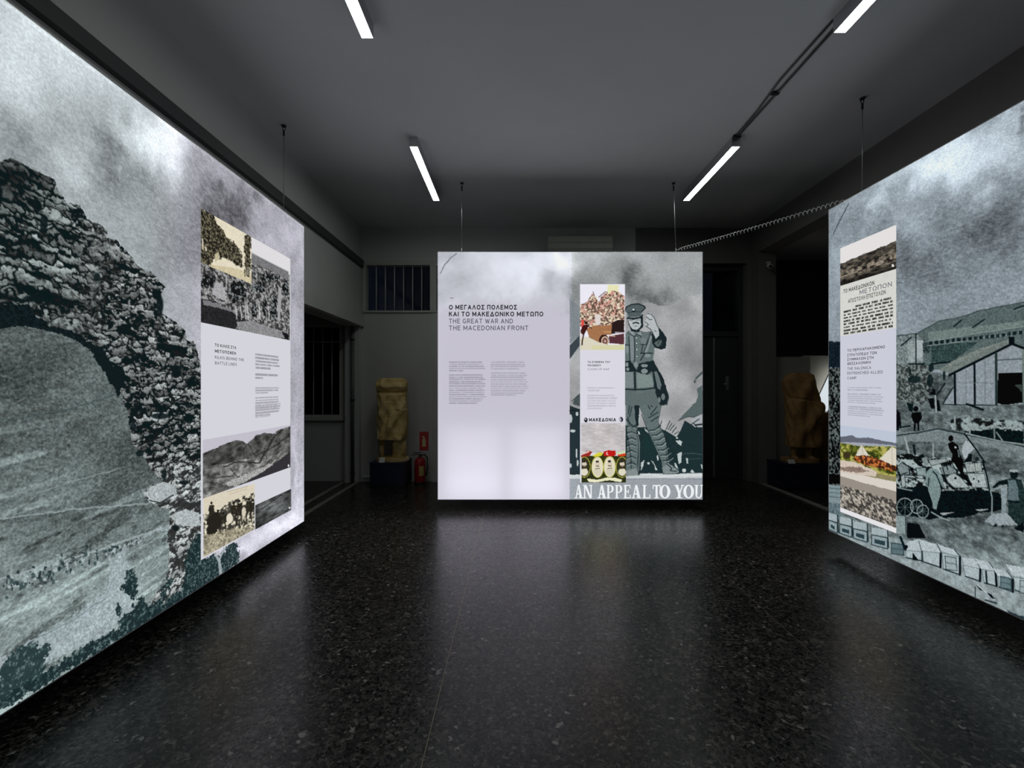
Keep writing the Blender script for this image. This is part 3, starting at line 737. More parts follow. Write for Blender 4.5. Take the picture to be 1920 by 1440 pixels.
# ------------------------------------------------------------------ centre panel print: introduction text and a recruiting picture
def paint_centre(A):
    A.warp = 55.0
    v = smoke(A, 178, [(905, 500, 70, 40, 42), (1010, 500, 60, 50, 46), (1060, 490, 22, 30, 40), (870, 510, 36, 26, -30), (1030, 525, 22, 22, -34), (835, 490, 14, 14, 12), (848, 580, 30, 20, 22), (960, 560, 90, 40, 24),
                       (1180, 515, 22, 22, -70), (1205, 545, 40, 20, -48), (1240, 556, 34, 14, -40), (1150, 490, 30, 22, -20), (1140, 470, 60, 20, 14), (1110, 540, 30, 40, -22), (1078, 560, 14, 50, -30),
                       (1250, 500, 60, 22, 2), (1275, 540, 40, 16, 0), (1230, 610, 60, 40, 14), (1290, 680, 40, 50, -34), (1260, 720, 60, 60, 8), (1250, 780, 60, 40, 10)], 21, 20, 9)
    c = tint(v, (0.975, 0.99, 1.03))
    r = A.P > 1072
    c[r] = tint(v[r] - 16, (0.975, 1.0, 1.01))
    A.rgb[:] = c
    left = A.P < 1068
    # the white text field fades out of the clouds
    w = sstep(540, 600, A.Q + 60 * A.w1) * left
    A.rgb = A.rgb * (1 - w)[:, None] + np.array([193, 190, 202]) * w[:, None]
    A.line([(826, 512), (834, 496), (845, 484), (856, 476)], 1.6, (70, 78, 90), 0.8, wob=1)
    A.rgb[left] = np.minimum(A.rgb[left], 236)
    A.ell(847, 558.5, 4.5, 0.9, (130, 130, 138))
    A.body(842, 912.5, (724 - 677) / 154.6, (724 - 758) / 154.6, 20, (138, 135, 148), 0.62, 31, (5,))
    A.body(920, 991, (724 - 677) / 154.6, (724 - 743) / 154.6, 16, (150, 147, 160), 0.55, 32, (4,))
    # ---------- picture
    ca = crop(1150, 550, 6.856); cb = crop(1150, 740, 7.022); R = A.P >= 1068
    ink = (26, 38, 42); mid = (96, 109, 109); hi = (140, 152, 152); skin = (178, 184, 186); sky = (164, 165, 168)
    i = A.inside([(1068, 900), (1068, 680), (1100, 640), (1170, 585), (1190, 575), (1215, 566), (1245, 575), (1275, 565), (1292, 555), (1320, 550), (1320, 900)], 3, R)
    vv = 163 + 34 * (fbm(A.U[i] * 4, A.Z[i] * 4, 4, 610) - 0.5) * 2 - 26 * np.exp(-((A.P[i] - 1300) / 30) ** 2 - ((A.Q[i] - 665) / 40) ** 2)
    A.fill(i, tint(vv, (0.99, 0.99, 1.0)), 0.92)
    A.poly([(1068, 648), (1087, 628), (1087, 648), (1068, 674)], (58, 67, 73), clip=R)
    A.poly([(1068, 560), (1087, 575), (1087, 630), (1068, 645)], (120, 128, 134), clip=R, wob=2, a=0.8)
    # flag and far drape at the right edge
    A.poly(ca([(1140, 1180), (1070, 1230), (1090, 1310), (1060, 1400), (1000, 1440), (1160, 1460)]), (84, 98, 98))
    A.poly(cb([(850, 345), (940, 240), (1000, 180), (1100, 90), (1130, -10), (1200, -10), (1200, 235), (1130, 260), (1060, 295), (980, 290), (910, 315)]), (84, 98, 98))
    A.line(cb([(850, 345), (980, 290), (1060, 297), (1190, 240)]), 1.2, (30, 40, 44), 0.8)
    A.line(ca([(1045, 1140), (1080, 1080), (1140, 1020)]), 4, (70, 80, 84)); A.line(ca([(1060, 1120), (1130, 1060)]), 1.5, (150, 152, 154))
    A.poly(cb([(1020, 330), (1180, 250), (1190, 420), (1060, 430)]), (164, 168, 172))
    A.line(cb([(1030, 390), (1130, 320)]), 1.6, ink); A.line(cb([(1080, 400), (1170, 390)]), 3.0, ink); A.line(cb([(1060, 380), (1110, 440)]), 1.6, ink)
    # dark slope with the marching crowd
    dark = (30, 47, 50)
    A.poly(cb([(0, 360), (330, 430), (400, 425), (640, 455), (700, 480), (830, 560), (880, 480), (940, 340), (1040, 400), (1080, 430), (1210, 425), (1210, 1035), (0, 1035)]), dark, clip=A.P > 1160, tex=0.12)
    A.poly(cb([(400, 560), (620, 560), (640, 830), (420, 830)]), (26, 52, 52), a=0.6, wob=6)
    A.poly([(1068, 760), (1088, 768), (1088, 895), (1068, 895)], (36, 48, 53), clip=R)
    A.poly([(1075, 752), (1082, 742), (1088, 740), (1088, 762), (1074, 758)], (70, 80, 82), clip=R); A.line([(1069, 770), (1088, 768)], 3, ink)
    A.line([(1072, 752), (1088, 738)], 1.4, ink, 0.8)
    for x, y, rx, ry in [(1070, 785, 3, 8), (1082, 776, 2.5, 4), (1074, 808, 5, 2.6), (1081, 850, 1.6, 9), (1083, 868, 1.8, 6), (1070, 873, 2.0, 4)]:
        A.ell(x, y, rx, ry, (178, 188, 188), clip=R)
    for a_, b_ in [((690, 470), (745, 345)), ((745, 470), (800, 400)), ((775, 500), (830, 430)), ((800, 520), (860, 490)), ((720, 460), (770, 380)), ((615, 400), (640, 350))]:
        A.line(cb([a_, b_]), 1.4, ink)
    for a_, b_ in [((700, 470), (720, 440)), ((790, 520), (820, 470)), ((815, 545), (850, 500))]:
        A.line(cb([a_, b_]), 1.1, (188, 196, 196))
    lt = (182, 192, 192)
    for pts in [[(820, 610), (870, 600), (905, 620), (890, 675), (850, 645)], [(840, 780), (900, 755), (890, 900), (860, 910)], [(955, 830), (980, 840), (985, 905), (965, 905)],
                [(805, 900), (825, 905), (855, 980), (815, 950)], [(1150, 910), (1180, 930), (1190, 1010), (1165, 980)], [(1040, 980), (1065, 1015), (1055, 1030), (1015, 1020)],
                [(360, 900), (410, 860), (390, 950), (365, 1000)], [(495, 865), (525, 885), (580, 990), (555, 995), (540, 930)], [(570, 810), (590, 790), (600, 860), (580, 865)],
                [(205, 880), (225, 860), (220, 960), (200, 970)], [(410, 440), (480, 500), (470, 520), (420, 470)], [(325, 480), (345, 490), (350, 525), (330, 520)], [(335, 250), (345, 220), (350, 330), (330, 420)]]:
        A.poly(cb(pts), lt, wob=0.6)
    for x, y, r_ in [(932, 997, 3.6), (462, 905, 2.2), (840, 570, 1.8)]:
        c_ = cb([(x, y)])[0]; A.ell(c_[0], c_[1], r_, r_, (192, 200, 200))
    A.line(cb([(930, 780), (1040, 770), (1160, 790)]), 1.2, (84, 104, 104), 0.7, wob=1); A.line(cb([(980, 850), (1150, 840)]), 1.0, (84, 104, 104), 0.6, wob=1)
    # ground band and title field
    A.poly([(1068, 890), (1320, 887), (1320, 897), (1068, 899)], (196, 201, 203), clip=R, wob=1)
    A.poly([(1068, 898), (1320, 896), (1320, 940), (1068, 940)], (150, 156, 162), clip=R, tex=0.06)
    A.line([(1170, 900), (1240, 897), (1318, 899)], 1.2, (120, 126, 132), 0.6, wob=1)
    A.line([(1205, 889), (1240, 893), (1318, 890)], 1.4, (218, 222, 224), 0.9, wob=1)
    # ---------- a uniformed figure, one arm raised
    W = cb
    for pts, col in [
        ([(165, 0), (300, 0), (325, 130), (320, 330), (310, 480), (340, 620), (330, 900), (340, 1060), (165, 1070), (165, 900), (190, 600), (165, 300)], mid),      # near leg
        ([(285, 0), (640, 0), (640, 120), (600, 330), (600, 380), (690, 560), (690, 720), (730, 890), (860, 1000), (870, 1040), (660, 1050), (630, 860), (560, 720), (480, 540), (380, 260), (340, 160)], mid)]:
        A.poly(W(pts), col, wob=0.8, tex=0.10)
    A.poly(W([(270, 0), (320, 0), (345, 160), (330, 420), (300, 420), (280, 200)]), ink, wob=1)
    A.line(W([(190, 560), (230, 820), (235, 960)]), 2.0, ink, 0.8); A.line(W([(310, 480), (340, 640), (325, 900), (340, 1050)]), 2.4, ink); A.line(W([(322, 520), (345, 640), (335, 1000)]), 1.2, hi)
    A.line(W([(590, 390), (690, 570), (715, 890), (790, 960)]), 2.6, ink); A.line(W([(580, 380), (660, 520), (700, 700), (725, 890)]), 1.3, (112, 124, 124))
    A.line(W([(370, 260), (480, 540), (560, 720), (630, 880)]), 1.4, ink, 0.8)
    A.line(W([(165, 1060), (330, 1055)]), 2.0, ink); A.line(W([(660, 1040), (870, 1035)]), 2.4, ink)
    for k in range(7):                                           # wound puttees
        y = 400 + k * 82
        A.line(W([(175, y + 26), (240, y), (300, y + 30)]), 1.7, ink, 0.85, wob=1); A.line(W([(185, y + 44), (250, y + 22), (290, y + 46)]), 1.2, hi, 0.8, wob=1)
    for k in range(7):
        y = 430 + k * 66; x = 470 + k * 30
        A.line(W([(x, y + 40), (x + 70, y + 36), (x + 150, y - 20)]), 1.9, ink, 0.85, wob=1); A.line(W([(x + 20, y + 54), (x + 80, y + 54), (x + 140, y + 10)]), 1.3, (150, 164, 162), 0.85, wob=1)
    for p_ in [[(195, 250), (225, 90)], [(215, 290), (245, 160)], [(175, 330), (250, 400)], [(190, 300), (210, 390)], [(430, 90), (480, 190)], [(460, 80), (510, 160)], [(490, 260), (570, 160)], [(470, 300), (590, 230)], [(500, 350), (590, 290)], [(240, 430), (300, 400)]]:
        A.line(W(p_), 2.0, ink, 0.85, wob=0.8)
    A.poly(W([(160, 1000), (300, 970), (330, 1060), (165, 1075)]), (128, 138, 138), wob=0.8); A.poly(W([(640, 960), (720, 900), (800, 960), (860, 1010), (850, 1035), (660, 1045)]), (124, 136, 136), wob=0.8, tex=0.1)
    A.line(W([(700, 910), (770, 970), (750, 1000), (830, 1010)]), 1.8, ink, 0.9)
    # tunic
    A.poly(ca([(150, 520), (200, 480), (260, 500), (340, 480), (400, 495), (490, 490), (540, 560), (530, 720), (510, 850), (560, 960), (640, 1100), (720, 1330), (700, 1420), (600, 1440), (150, 1440)]), mid, wob=0.6, tex=0.08)
    A.poly(ca([(150, 1240), (270, 1240), (300, 1300), (520, 1240), (560, 1300), (700, 1300), (700, 1440), (150, 1440)]), (92, 104, 104), wob=0.8)
    A.poly(ca([(150, 870), (220, 860), (300, 990), (330, 900), (520, 860), (560, 960), (500, 1000), (440, 1040), (370, 1030), (270, 1000), (200, 1020), (150, 1000)]), ink, wob=1.2)
    A.poly(ca([(150, 1010), (250, 1010), (260, 1210), (150, 1210)]), (120, 130, 132), wob=0.6); A.poly(ca([(300, 1020), (380, 1040), (490, 1050), (520, 1200), (310, 1220)]), (122, 136, 134), wob=0.6)
    A.line(ca([(150, 1232), (260, 1238), (400, 1235), (540, 1215)]), 2.6, ink); A.line(ca([(275, 1000), (280, 1240)]), 3.6, ink)
    A.poly(ca([(490, 860), (560, 940), (650, 1110), (715, 1330), (690, 1420), (600, 1440), (560, 1330), (520, 1180)]), ink, wob=1.2)
    A.poly(ca([(525, 1010), (560, 1000), (620, 1180), (600, 1250), (560, 1200)]), (98, 110, 112), wob=1); A.ell(*ca([(640, 1330)])[0], 3.6, 6, (104, 116, 116)); A.ell(*ca([(590, 1370)])[0], 2.6, 5, (112, 124, 124))
    for x, y, rx, ry in [(400, 930, 6.5, 3.0), (400, 1000, 6, 4.5), (440, 800, 6, 3.4), (290, 920, 4, 5.5), (175, 915, 3, 4), (185, 975, 3, 3), (180, 720, 2.6, 8)]:
        c_ = ca([(x, y)])[0]; A.ell(c_[0], c_[1], rx, ry, (126, 138, 138))
    A.poly(ca([(205, 560), (262, 520), (272, 860), (225, 870)]), (122, 132, 134), wob=0.5)
    A.poly(ca([(470, 520), (500, 560), (430, 770), (385, 765)]), (128, 140, 142), wob=0.5)
    A.line(ca([(265, 520), (275, 700), (270, 880)]), 1.6, ink); A.line(ca([(350, 560), (380, 660), (360, 760)]), 1.5, ink); A.line(ca([(480, 500), (440, 640), (385, 770)]), 1.6, ink); A.line(ca([(200, 560), (215, 880)]), 1.6, ink)
    A.poly(ca([(345, 570), (440, 580), (420, 650), (360, 650)]), (112, 124, 124), wob=0.5); A.line(ca([(345, 655), (420, 660), (440, 590)]), 1.2, ink)
    A.line(ca([(150, 660), (210, 670)]), 1.6, ink); A.line(ca([(350, 770), (500, 770)]), 2.0, ink); A.line(ca([(350, 860), (400, 780)]), 2.0, ink)
    for x, y in ((302, 570), (298, 640), (302, 722), (303, 812)):
        c_ = ca([(x, y)])[0]; A.ell(c_[0], c_[1], 2.1, 2.4, ink); A.ell(c_[0], c_[1], 1.3, 1.5, (205, 210, 210))
    # raised arm and hand
    A.poly(ca([(490, 500), (560, 560), (580, 430), (640, 500), (690, 580), (670, 710), (610, 725), (540, 700), (500, 640)]), ink, wob=0.8)
    A.poly(ca([(530, 640), (600, 590), (630, 620), (620, 670), (570, 690)]), (88, 100, 100), wob=1)
    A.line(ca([(600, 600), (570, 650)]), 1.4, ink); A.line(ca([(630, 610), (600, 680)]), 1.4, ink)
    A.poly(ca([(430, 260), (480, 250), (520, 290), (560, 400), (585, 470), (590, 540), (545, 585), (510, 500), (470, 450), (415, 420), (410, 360), (430, 310)]), skin, wob=0.4)
    for p_ in [[(440, 262), (490, 268), (510, 300)], [(430, 305), (470, 340), (500, 335)], [(415, 370), (450, 400), (430, 425)], [(420, 420), (480, 465), (510, 505)], [(530, 480), (550, 490)], [(520, 300), (570, 430)]]:
        A.line(ca(p_), 1.2, ink, 0.9)
    # head with peaked cap
    A.poly(ca([(180, 320), (380, 300), (385, 430), (340, 470), (330, 500), (230, 490), (215, 440), (195, 400)]), ink, wob=0.4)
    A.poly(ca([(185, 325), (350, 325), (355, 400), (340, 440), (300, 470), (250, 460), (215, 420)]), skin, wob=0.4)
    A.line(ca([(255, 385), (290, 375), (325, 385)]), 2.6, ink); A.line(ca([(275, 420), (305, 420)]), 1.2, (80, 88, 90)); A.line(ca([(205, 345), (245, 348)]), 1.2, (90, 98, 100)); A.line(ca([(300, 345), (340, 342)]), 1.2, (90, 98, 100))
    A.line(ca([(285, 350), (280, 378)]), 1.0, (120, 126, 128))
    A.poly(ca([(150, 230), (160, 180), (220, 140), (300, 130), (380, 150), (410, 185), (380, 230), (360, 260), (350, 300), (190, 310), (180, 260)]), (80, 92, 94), wob=0.4)
    A.line(ca([(150, 215), (170, 175), (230, 145), (320, 135), (400, 165), (410, 190), (370, 230)]), 2.2, ink); A.line(ca([(180, 318), (260, 330), (350, 310), (375, 280)]), 3.0, ink); A.line(ca([(185, 250), (260, 235), (360, 240)]), 1.0, ink)
    A.ell(*ca([(262, 222)])[0], 3.4, 3.0, ink); A.ell(*ca([(258, 210)])[0], 2.2, 1.8, (200, 205, 205))
    A.poly(ca([(195, 495), (235, 490), (285, 530), (265, 550), (215, 530)]), (140, 150, 152)); A.poly(ca([(310, 510), (350, 490), (365, 545), (335, 540)]), (140, 150, 152))
    A.line(ca([(190, 500), (260, 552), (300, 530), (360, 548)]), 1.4, ink)
    A.poly(ca([(150, 230), (150, 640), (160, 640), (165, 240)]), (175, 182, 188), a=0.7)
    grain(A, 0.10, ~(A.P > 1069))
    # ---------- the information strip
    i = A.rect(1087.6, 1171.5, (724 - 533) / 154.6, (724 - 905) / 154.6)
    A.fill(i, (212, 211, 221))
    sp = np.zeros(A.P.size, bool); sp[A.rect(1087.6, 1170.8, (724 - 533) / 154.6, (724 - 656) / 154.6)] = True
    cc = crop(1080, 525, 10.29)
    i = np.nonzero(sp)[0]; A.fill(i, (230, 228, 238))
    i = A.inside(cc([(60, 480), (220, 420), (300, 260), (380, 300), (440, 420), (480, 330), (620, 200), (760, 200), (960, 320), (960, 900), (60, 900)]), 1.5, sp)
    n = fbm(A.U[i] * 62, A.Z[i] * 62, 3, 700, 0.75); n2 = fbm(A.U[i] * 28, A.Z[i] * 28, 3, 702)
    pal = np.where((n < 0.42)[:, None], np.array([88, 70, 62]), np.where((n < 0.52)[:, None], np.array([158, 128, 112]), np.where((n2 > 0.52)[:, None], np.array([214, 160, 148]), np.array([226, 216, 190]))))
    A.fill(i, pal)
    A.poly(cc([(610, 95), (830, 95), (820, 230), (700, 200), (600, 300)]), (226, 224, 180), wob=1, clip=sp)
    A.line(cc([(440, 330), (570, 225)]), 1.6, (96, 84, 84), clip=sp); A.line(cc([(330, 230), (350, 300)]), 1.6, (120, 108, 116), clip=sp)
    A.poly(cc([(360, 670), (480, 670), (470, 860), (380, 870)]), (216, 208, 206), wob=1, clip=sp)
    A.poly(cc([(200, 940), (340, 880), (560, 880), (700, 850), (700, 1050), (480, 1080), (440, 1200), (250, 1090)]), (160, 112, 78), wob=0.6, clip=sp, tex=0.1)
    A.poly(cc([(700, 830), (800, 770), (930, 770), (930, 1020), (680, 1040)]), (40, 28, 28), wob=0.6, clip=sp)
    A.poly(cc([(640, 1080), (930, 1030), (930, 1240), (640, 1220)]), (84, 48, 56), wob=0.8, clip=sp)
    A.line(cc([(760, 1010), (930, 1020)]), 1.8, (196, 176, 186), clip=sp); A.line(cc([(640, 1075), (750, 1085)]), 1.6, (206, 180, 160), clip=sp); A.line(cc([(540, 1000), (680, 1000)]), 1.2, (208, 170, 120), clip=sp)
    A.ell(*cc([(540, 1170)])[0], 9.5, 11.5, (48, 30, 30), clip=sp); A.ell(*cc([(560, 1180)])[0], 7.0, 9.0, (206, 178, 150), clip=sp); A.ell(*cc([(560, 1180)])[0], 5.0, 6.6, (110, 74, 74), clip=sp); A.ell(*cc([(560, 1180)])[0], 1.6, 2.0, (210, 190, 170), clip=sp)
    A.poly(cc([(60, 1130), (220, 1090), (440, 1200), (640, 1250), (930, 1240), (930, 1360), (60, 1360)]), (212, 208, 188), wob=0.6, clip=sp)
    A.poly(cc([(300, 1270), (930, 1250), (930, 1350), (300, 1340)]), (206, 206, 156), a=0.7, clip=sp, wob=1)
    A.line(cc([(250, 1100), (450, 1200)]), 1.4, (150, 120, 90), clip=sp)
    A.poly(cc([(100, 780), (150, 770), (150, 900), (110, 960)]), (222, 74, 66), wob=0.5, clip=sp)
    A.poly(cc([(140, 870), (260, 860), (200, 980), (150, 1060), (90, 1030), (90, 970)]), (62, 24, 24), wob=0.6, clip=sp); A.ell(*cc([(195, 825)])[0], 2.8, 2.8, (36, 18, 18), clip=sp)
    A.line(cc([(150, 1040), (120, 1180), (115, 1250)]), 2.4, (44, 26, 26), clip=sp); A.line(cc([(110, 1040), (105, 1140)]), 2.0, (220, 200, 190), clip=sp); A.line(cc([(230, 890), (300, 930)]), 1.6, (50, 26, 26), clip=sp)
    A.body(1101, 1157, (724 - 725) / 154.6, (724 - 768) / 154.6, 9, (178, 176, 188), 0.65, 41, (2,))
    cm = crop(1080, 770, 10.286)
    i = A.rect(1089, 1172.6, (724 - 794) / 154.6, (724 - 848) / 154.6)
    v = 190 + 26 * (vnoise(A.U[i] * 30, A.Z[i] * 75, 720) - 0.5) + 22 * (vnoise(A.U[i] * 7, A.Z[i] * 9, 721) - 0.5)
    A.fill(i, tint(v, (1.01, 0.985, 0.99)))
    for y in (240, 300, 348, 390, 430, 470, 510, 545, 580, 610):
        A.line(cm([(120, y), (370, y)]), 0.9, (160, 156, 162), 0.55); A.line(cm([(410, y + 10), (680, y + 10)]), 0.9, (176, 160, 160), 0.5); A.line(cm([(720, y), (940, y)]), 0.9, (164, 160, 168), 0.5)
    A.ell(*cm([(190, 180)])[0], 3.4, 4.6, (22, 24, 34)); A.ell(*cm([(185, 165)])[0], 1.4, 1.4, (190, 190, 196)); A.ell(*cm([(870, 170)])[0], 4.0, 4.8, (40, 42, 52)); A.ell(*cm([(850, 175)])[0], 2.2, 3.4, (170, 170, 180))
    # wreathed portraits, flags above
    pc = np.zeros(A.P.size, bool); pc[A.rect(1090.2, 1173.6, (724 - 845) / 154.6, (724 - 905) / 154.6)] = True
    i = np.nonzero(pc & (A.Q > 852 + 3 * np.sin(A.P / 7)))[0]; A.fill(i, (46, 50, 24), tex=0.5)
    A.poly(cm([(100, 840), (220, 770), (320, 800), (260, 880), (100, 900)]), (150, 44, 40), wob=1); A.line(cm([(110, 840), (240, 790)]), 2.4, (224, 214, 206))
    A.poly(cm([(320, 870), (440, 800), (530, 820), (480, 880), (340, 890)]), (210, 204, 60), wob=1)
    A.poly(cm([(530, 790), (620, 765), (760, 770), (770, 860), (640, 890), (540, 870)]), (186, 26, 24), wob=0.8); A.ell(*cm([(610, 825)])[0], 2.6, 2.8, (232, 200, 196)); A.ell(*cm([(622, 822)])[0], 2.0, 2.2, (186, 26, 24))
    A.poly(cm([(760, 810), (950, 770), (955, 820), (800, 850)]), (196, 214, 172), wob=0.8); A.poly(cm([(800, 850), (950, 820), (960, 870), (820, 885)]), (206, 62, 34), wob=0.8)
    for x, y, rx, ry in [(415, 1090, 10.4, 18.8), (650, 1085, 10.4, 18.8), (160, 1090, 10.5, 18.5), (890, 1090, 10.5, 18.5)]:
        c_ = cm([(x, y)])[0]
        A.ell(c_[0], c_[1], rx + 1.2, ry + 1.2, (170, 170, 70), clip=pc)
        full = 300 < x < 800
        A.ell(c_[0], c_[1], rx, ry, (220, 214, 188) if full else (52, 52, 32), clip=pc)
        A.ell(c_[0], c_[1] - 6, 4.2, 5.4, (206, 194, 176), clip=pc)
        A.ell(c_[0], c_[1] + 9, 7.0, 7.0, (206, 200, 178) if full else (216, 212, 190), clip=pc)
        A.ell(c_[0] - 0.5, c_[1] - 10.5, 3.4, 2.0, (44, 36, 30), clip=pc); A.line([(c_[0] - 2.6, c_[1] - 2), (c_[0] + 2.6, c_[1] - 2)], 1.4, (60, 46, 38), clip=pc); A.line([(c_[0] - 4, c_[1] + 3), (c_[0] + 4, c_[1] + 2)], 1.2, (80, 66, 52), clip=pc)
    A.poly(cm([(210, 1310), (420, 1330), (600, 1290), (780, 1300), (890, 1330), (860, 1380), (640, 1340), (420, 1380), (250, 1380)]), (226, 224, 190), wob=0.6, clip=pc)

# ------------------------------------------------------------------ right panel print: a camp with sheds, carts, crates
def paint_right(A):
    v = smoke(A, 142, [(1745, 330, 110, 40, 66), (1660, 390, 26, 40, 44), (1830, 265, 110, 60, 78), (1700, 410, 50, 20, 24), (1740, 440, 40, 30, 10), (1622, 405, 40, 40, -8), (1880, 390, 60, 80, -30), (1820, 420, 50, 30, -18),
                       (1700, 450, 30, 60, -16), (1912, 230, 10, 30, -40), (1750, 520, 60, 40, -24), (1860, 540, 80, 40, 2), (1590, 480, 20, 40, 22), (1566, 580, 14, 50, 8), (1900, 190, 30, 30, 40), (2100, 300, 120, 200, 30)], 31, 22, 11)
    c = tint(v, (0.925, 0.985, 1.03)); A.rgb[:] = c
    A.line([(1562, 440), (1575, 412), (1592, 382)], 1.6, (58, 68, 74), 0.85, wob=1)
    r1 = crop(1670, 540, 5.54); r2 = crop(1670, 780, 6.544); r3 = crop(1670, 960, 6.544)
    ink = (20, 33, 37)
    # ground of the camp
    i = A.inside([(1540, 690), (1685, 700), (1760, 700), (1960, 740), (3000, 740), (3000, 2300), (1540, 1040)], 2)
    gv = 104 + 40 * (fbm(A.U[i] * 6, A.Z[i] * 12, 5, 801, 0.6) - 0.5) * 2 + 95 * (fbm(A.U[i] * 30, A.Z[i] * 48, 3, 802, 0.75) - 0.5) + 26 * sstep(950, 1080, A.Q[i])
    A.fill(i, tint(gv, (0.92, 1.0, 1.01)))
    # sheds: long roof, lit wall with windows, gabled hut
    A.poly(r1([(0, 500), (280, 470), (480, 350), (740, 300), (900, 240), (1130, 190), (1385, 145), (5200, -700), (5200, 1500), (1385, 760), (0, 900)]), (92, 104, 104), wob=1.2, tex=0.18)
    A.poly(r1([(380, 460), (700, 420), (1385, 340), (1385, 400), (700, 500), (400, 560)]), (112, 124, 122), wob=1, tex=0.15)
    A.poly(r1([(60, 510), (280, 480), (340, 560), (340, 780), (60, 800)]), (118, 128, 128), wob=2, tex=0.35)
    A.line(r1([(0, 505), (280, 470), (500, 345), (740, 300), (900, 240), (1385, 145), (3000, -200)]), 1.6, (50, 62, 64), 0.8, wob=1)
    for p_ in [[(655, 400), (735, 335)], [(850, 412), (975, 325)], [(110, 600), (215, 510)], [(1285, 220), (1330, 200), (1385, 185)]]:
        A.line(r1(p_), 2.6, ink, 0.9)
    A.poly(r1([(180, 560), (340, 550), (335, 760), (180, 770)]), (140, 149, 150), wob=1, tex=0.15); A.poly(r1([(270, 545), (335, 545), (330, 720), (270, 730)]), (158, 166, 168), wob=0.6)
    A.line(r1([(262, 480), (265, 960)]), 2.2, (28, 40, 44)); A.line(r1([(170, 790), (350, 788)]), 2.6, ink)
    A.poly(r1([(420, 600), (700, 570), (900, 560), (640, 770), (420, 780)]), (60, 76, 76), wob=1.5, tex=0.35); A.line(r1([(420, 790), (640, 765)]), 3.0, ink)
    A.poly(r1([(340, 540), (420, 560), (400, 680), (340, 670)]), (60, 72, 74), wob=2, tex=0.5)
    A.line(r1([(350, 560), (480, 545), (900, 470), (1385, 400)]), 1.4, (140, 150, 148), 0.8); A.line(r1([(380, 600), (700, 560), (1000, 510), (1240, 490)]), 1.6, (140, 150, 148), 0.8)
    for k in range(17):
        x = 400 + k * 58; y = 555 - k * 6.6
        A.poly(r1([(x, y), (x + 36, y - 4), (x + 36, y + 34), (x, y + 38)]), (34, 46, 50), wob=0.8)
    for k in range(8): A.line(r1([(560 + 110 * k, 520 - 12 * k), (560 + 110 * k, 640 - 20 * k)]), 1.0, (136, 146, 146), 0.5)
    A.poly(r1([(500, 850), (640, 760), (900, 640), (1240, 530), (1260, 580), (900, 760), (640, 900)]), (122, 130, 126), wob=0.8, tex=0.15)
    for k in range(5): A.line(r1([(520 + 22 * k, 860 + 6 * k), (1180 + 14 * k, 560 + 6 * k)]), 0.9, (84, 94, 92), 0.6)
    hut = [(640, 905), (1250, 585), (1385, 640), (1900, 860), (1900, 1330), (1385, 1210), (1100, 1215), (540, 1205), (660, 1000)]
    A.poly(r1(hut), (136, 144, 150), wob=0.6, tex=0.10)
    A.line(r1([(610, 905), (1260, 580), (1390, 630), (1900, 850)]), 4.6, ink); A.poly(r1([(1225, 505), (1285, 510), (1290, 590), (1230, 585)]), ink, wob=1)
    A.line(r1([(870, 790), (875, 1215)]), 4.0, ink); A.line(r1([(665, 900), (670, 1210)]), 4.4, ink); A.line(r1([(1095, 680), (1098, 1210)]), 4.6, (48, 60, 60)); A.line(r1([(980, 730), (982, 1210)]), 1.0, (92, 102, 106)); A.line(r1([(780, 830), (782, 1210)]), 1.0, (104, 112, 116))
    A.line(r1([(470, 1125), (565, 990)]), 2.6, ink); A.line(r1([(545, 1200), (650, 1030)]), 2.2, ink); A.line(r1([(690, 985), (1090, 985)]), 1.0, (106, 114, 118)); A.line(r1([(1110, 750), (1385, 735)]), 1.6, (60, 72, 74)); A.line(r1([(540, 1210), (1110, 1218)]), 2.0, (44, 56, 58))
    A.poly(r1([(1115, 885), (1370, 880), (1370, 1190), (1200, 1215), (1110, 1200)]), (13, 20, 22)); A.poly(r1([(1280, 1010), (1365, 1000), (1365, 1090), (1340, 1050)]), (64, 74, 72), wob=0.6)
    A.line(r1([(1375, 640), (1378, 1200)]), 3.0, (104, 116, 110)); A.line(r1([(790, 1205), (960, 1265)]), 4.0, ink)
    A.poly(r1([(340, 1050), (460, 1045), (470, 1110), (360, 1115)]), (20, 30, 32), wob=1); A.poly(r1([(385, 1150), (450, 1140), (460, 1260), (420, 1250)]), (20, 30, 32), wob=0.6); A.poly(r1([(475, 1150), (505, 1170), (525, 1280), (485, 1280)]), (22, 32, 34), wob=0.6)
    A.line(r1([(465, 1120), (472, 1290)]), 2.6, (150, 160, 160)); A.poly(r1([(165, 1190), (240, 1190), (225, 1290), (190, 1270)]), (28, 40, 42), wob=0.6)
    A.line(r1([(95, 985), (150, 1090), (185, 1140)]), 4.0, (40, 54, 56), wob=1.5)
    i = A.inside(r1([(60, 800), (420, 800), (440, 1050), (380, 1150), (320, 1220), (60, 1180)]), 4)
    n = fbm(A.U[i] * 60, A.Z[i] * 60, 3, 820, 0.75); A.fill(i, tint(56 + 84 * sstep(0.38, 0.66, n), (0.93, 1.0, 0.99)), 0.85)
    for x, y, rx, ry in [(245, 950, 12, 7), (410, 960, 6, 12), (555, 910, 3, 9), (200, 870, 3, 6), (420, 830, 5, 8)]:
        c_ = r1([(x, y)])[0]; A.ell(c_[0], c_[1], rx, ry, (30, 42, 44), 0.85)
    # standing men, fences
    A.poly(r2([(60, 0), (110, 0), (120, 80), (100, 180), (70, 180)]), (16, 26, 32), wob=1); A.poly(r2([(260, 0), (385, 0), (370, 40), (350, 70), (350, 200), (330, 200), (325, 90), (310, 90), (300, 185), (278, 180), (290, 60)]), (15, 24, 26), wob=0.6)
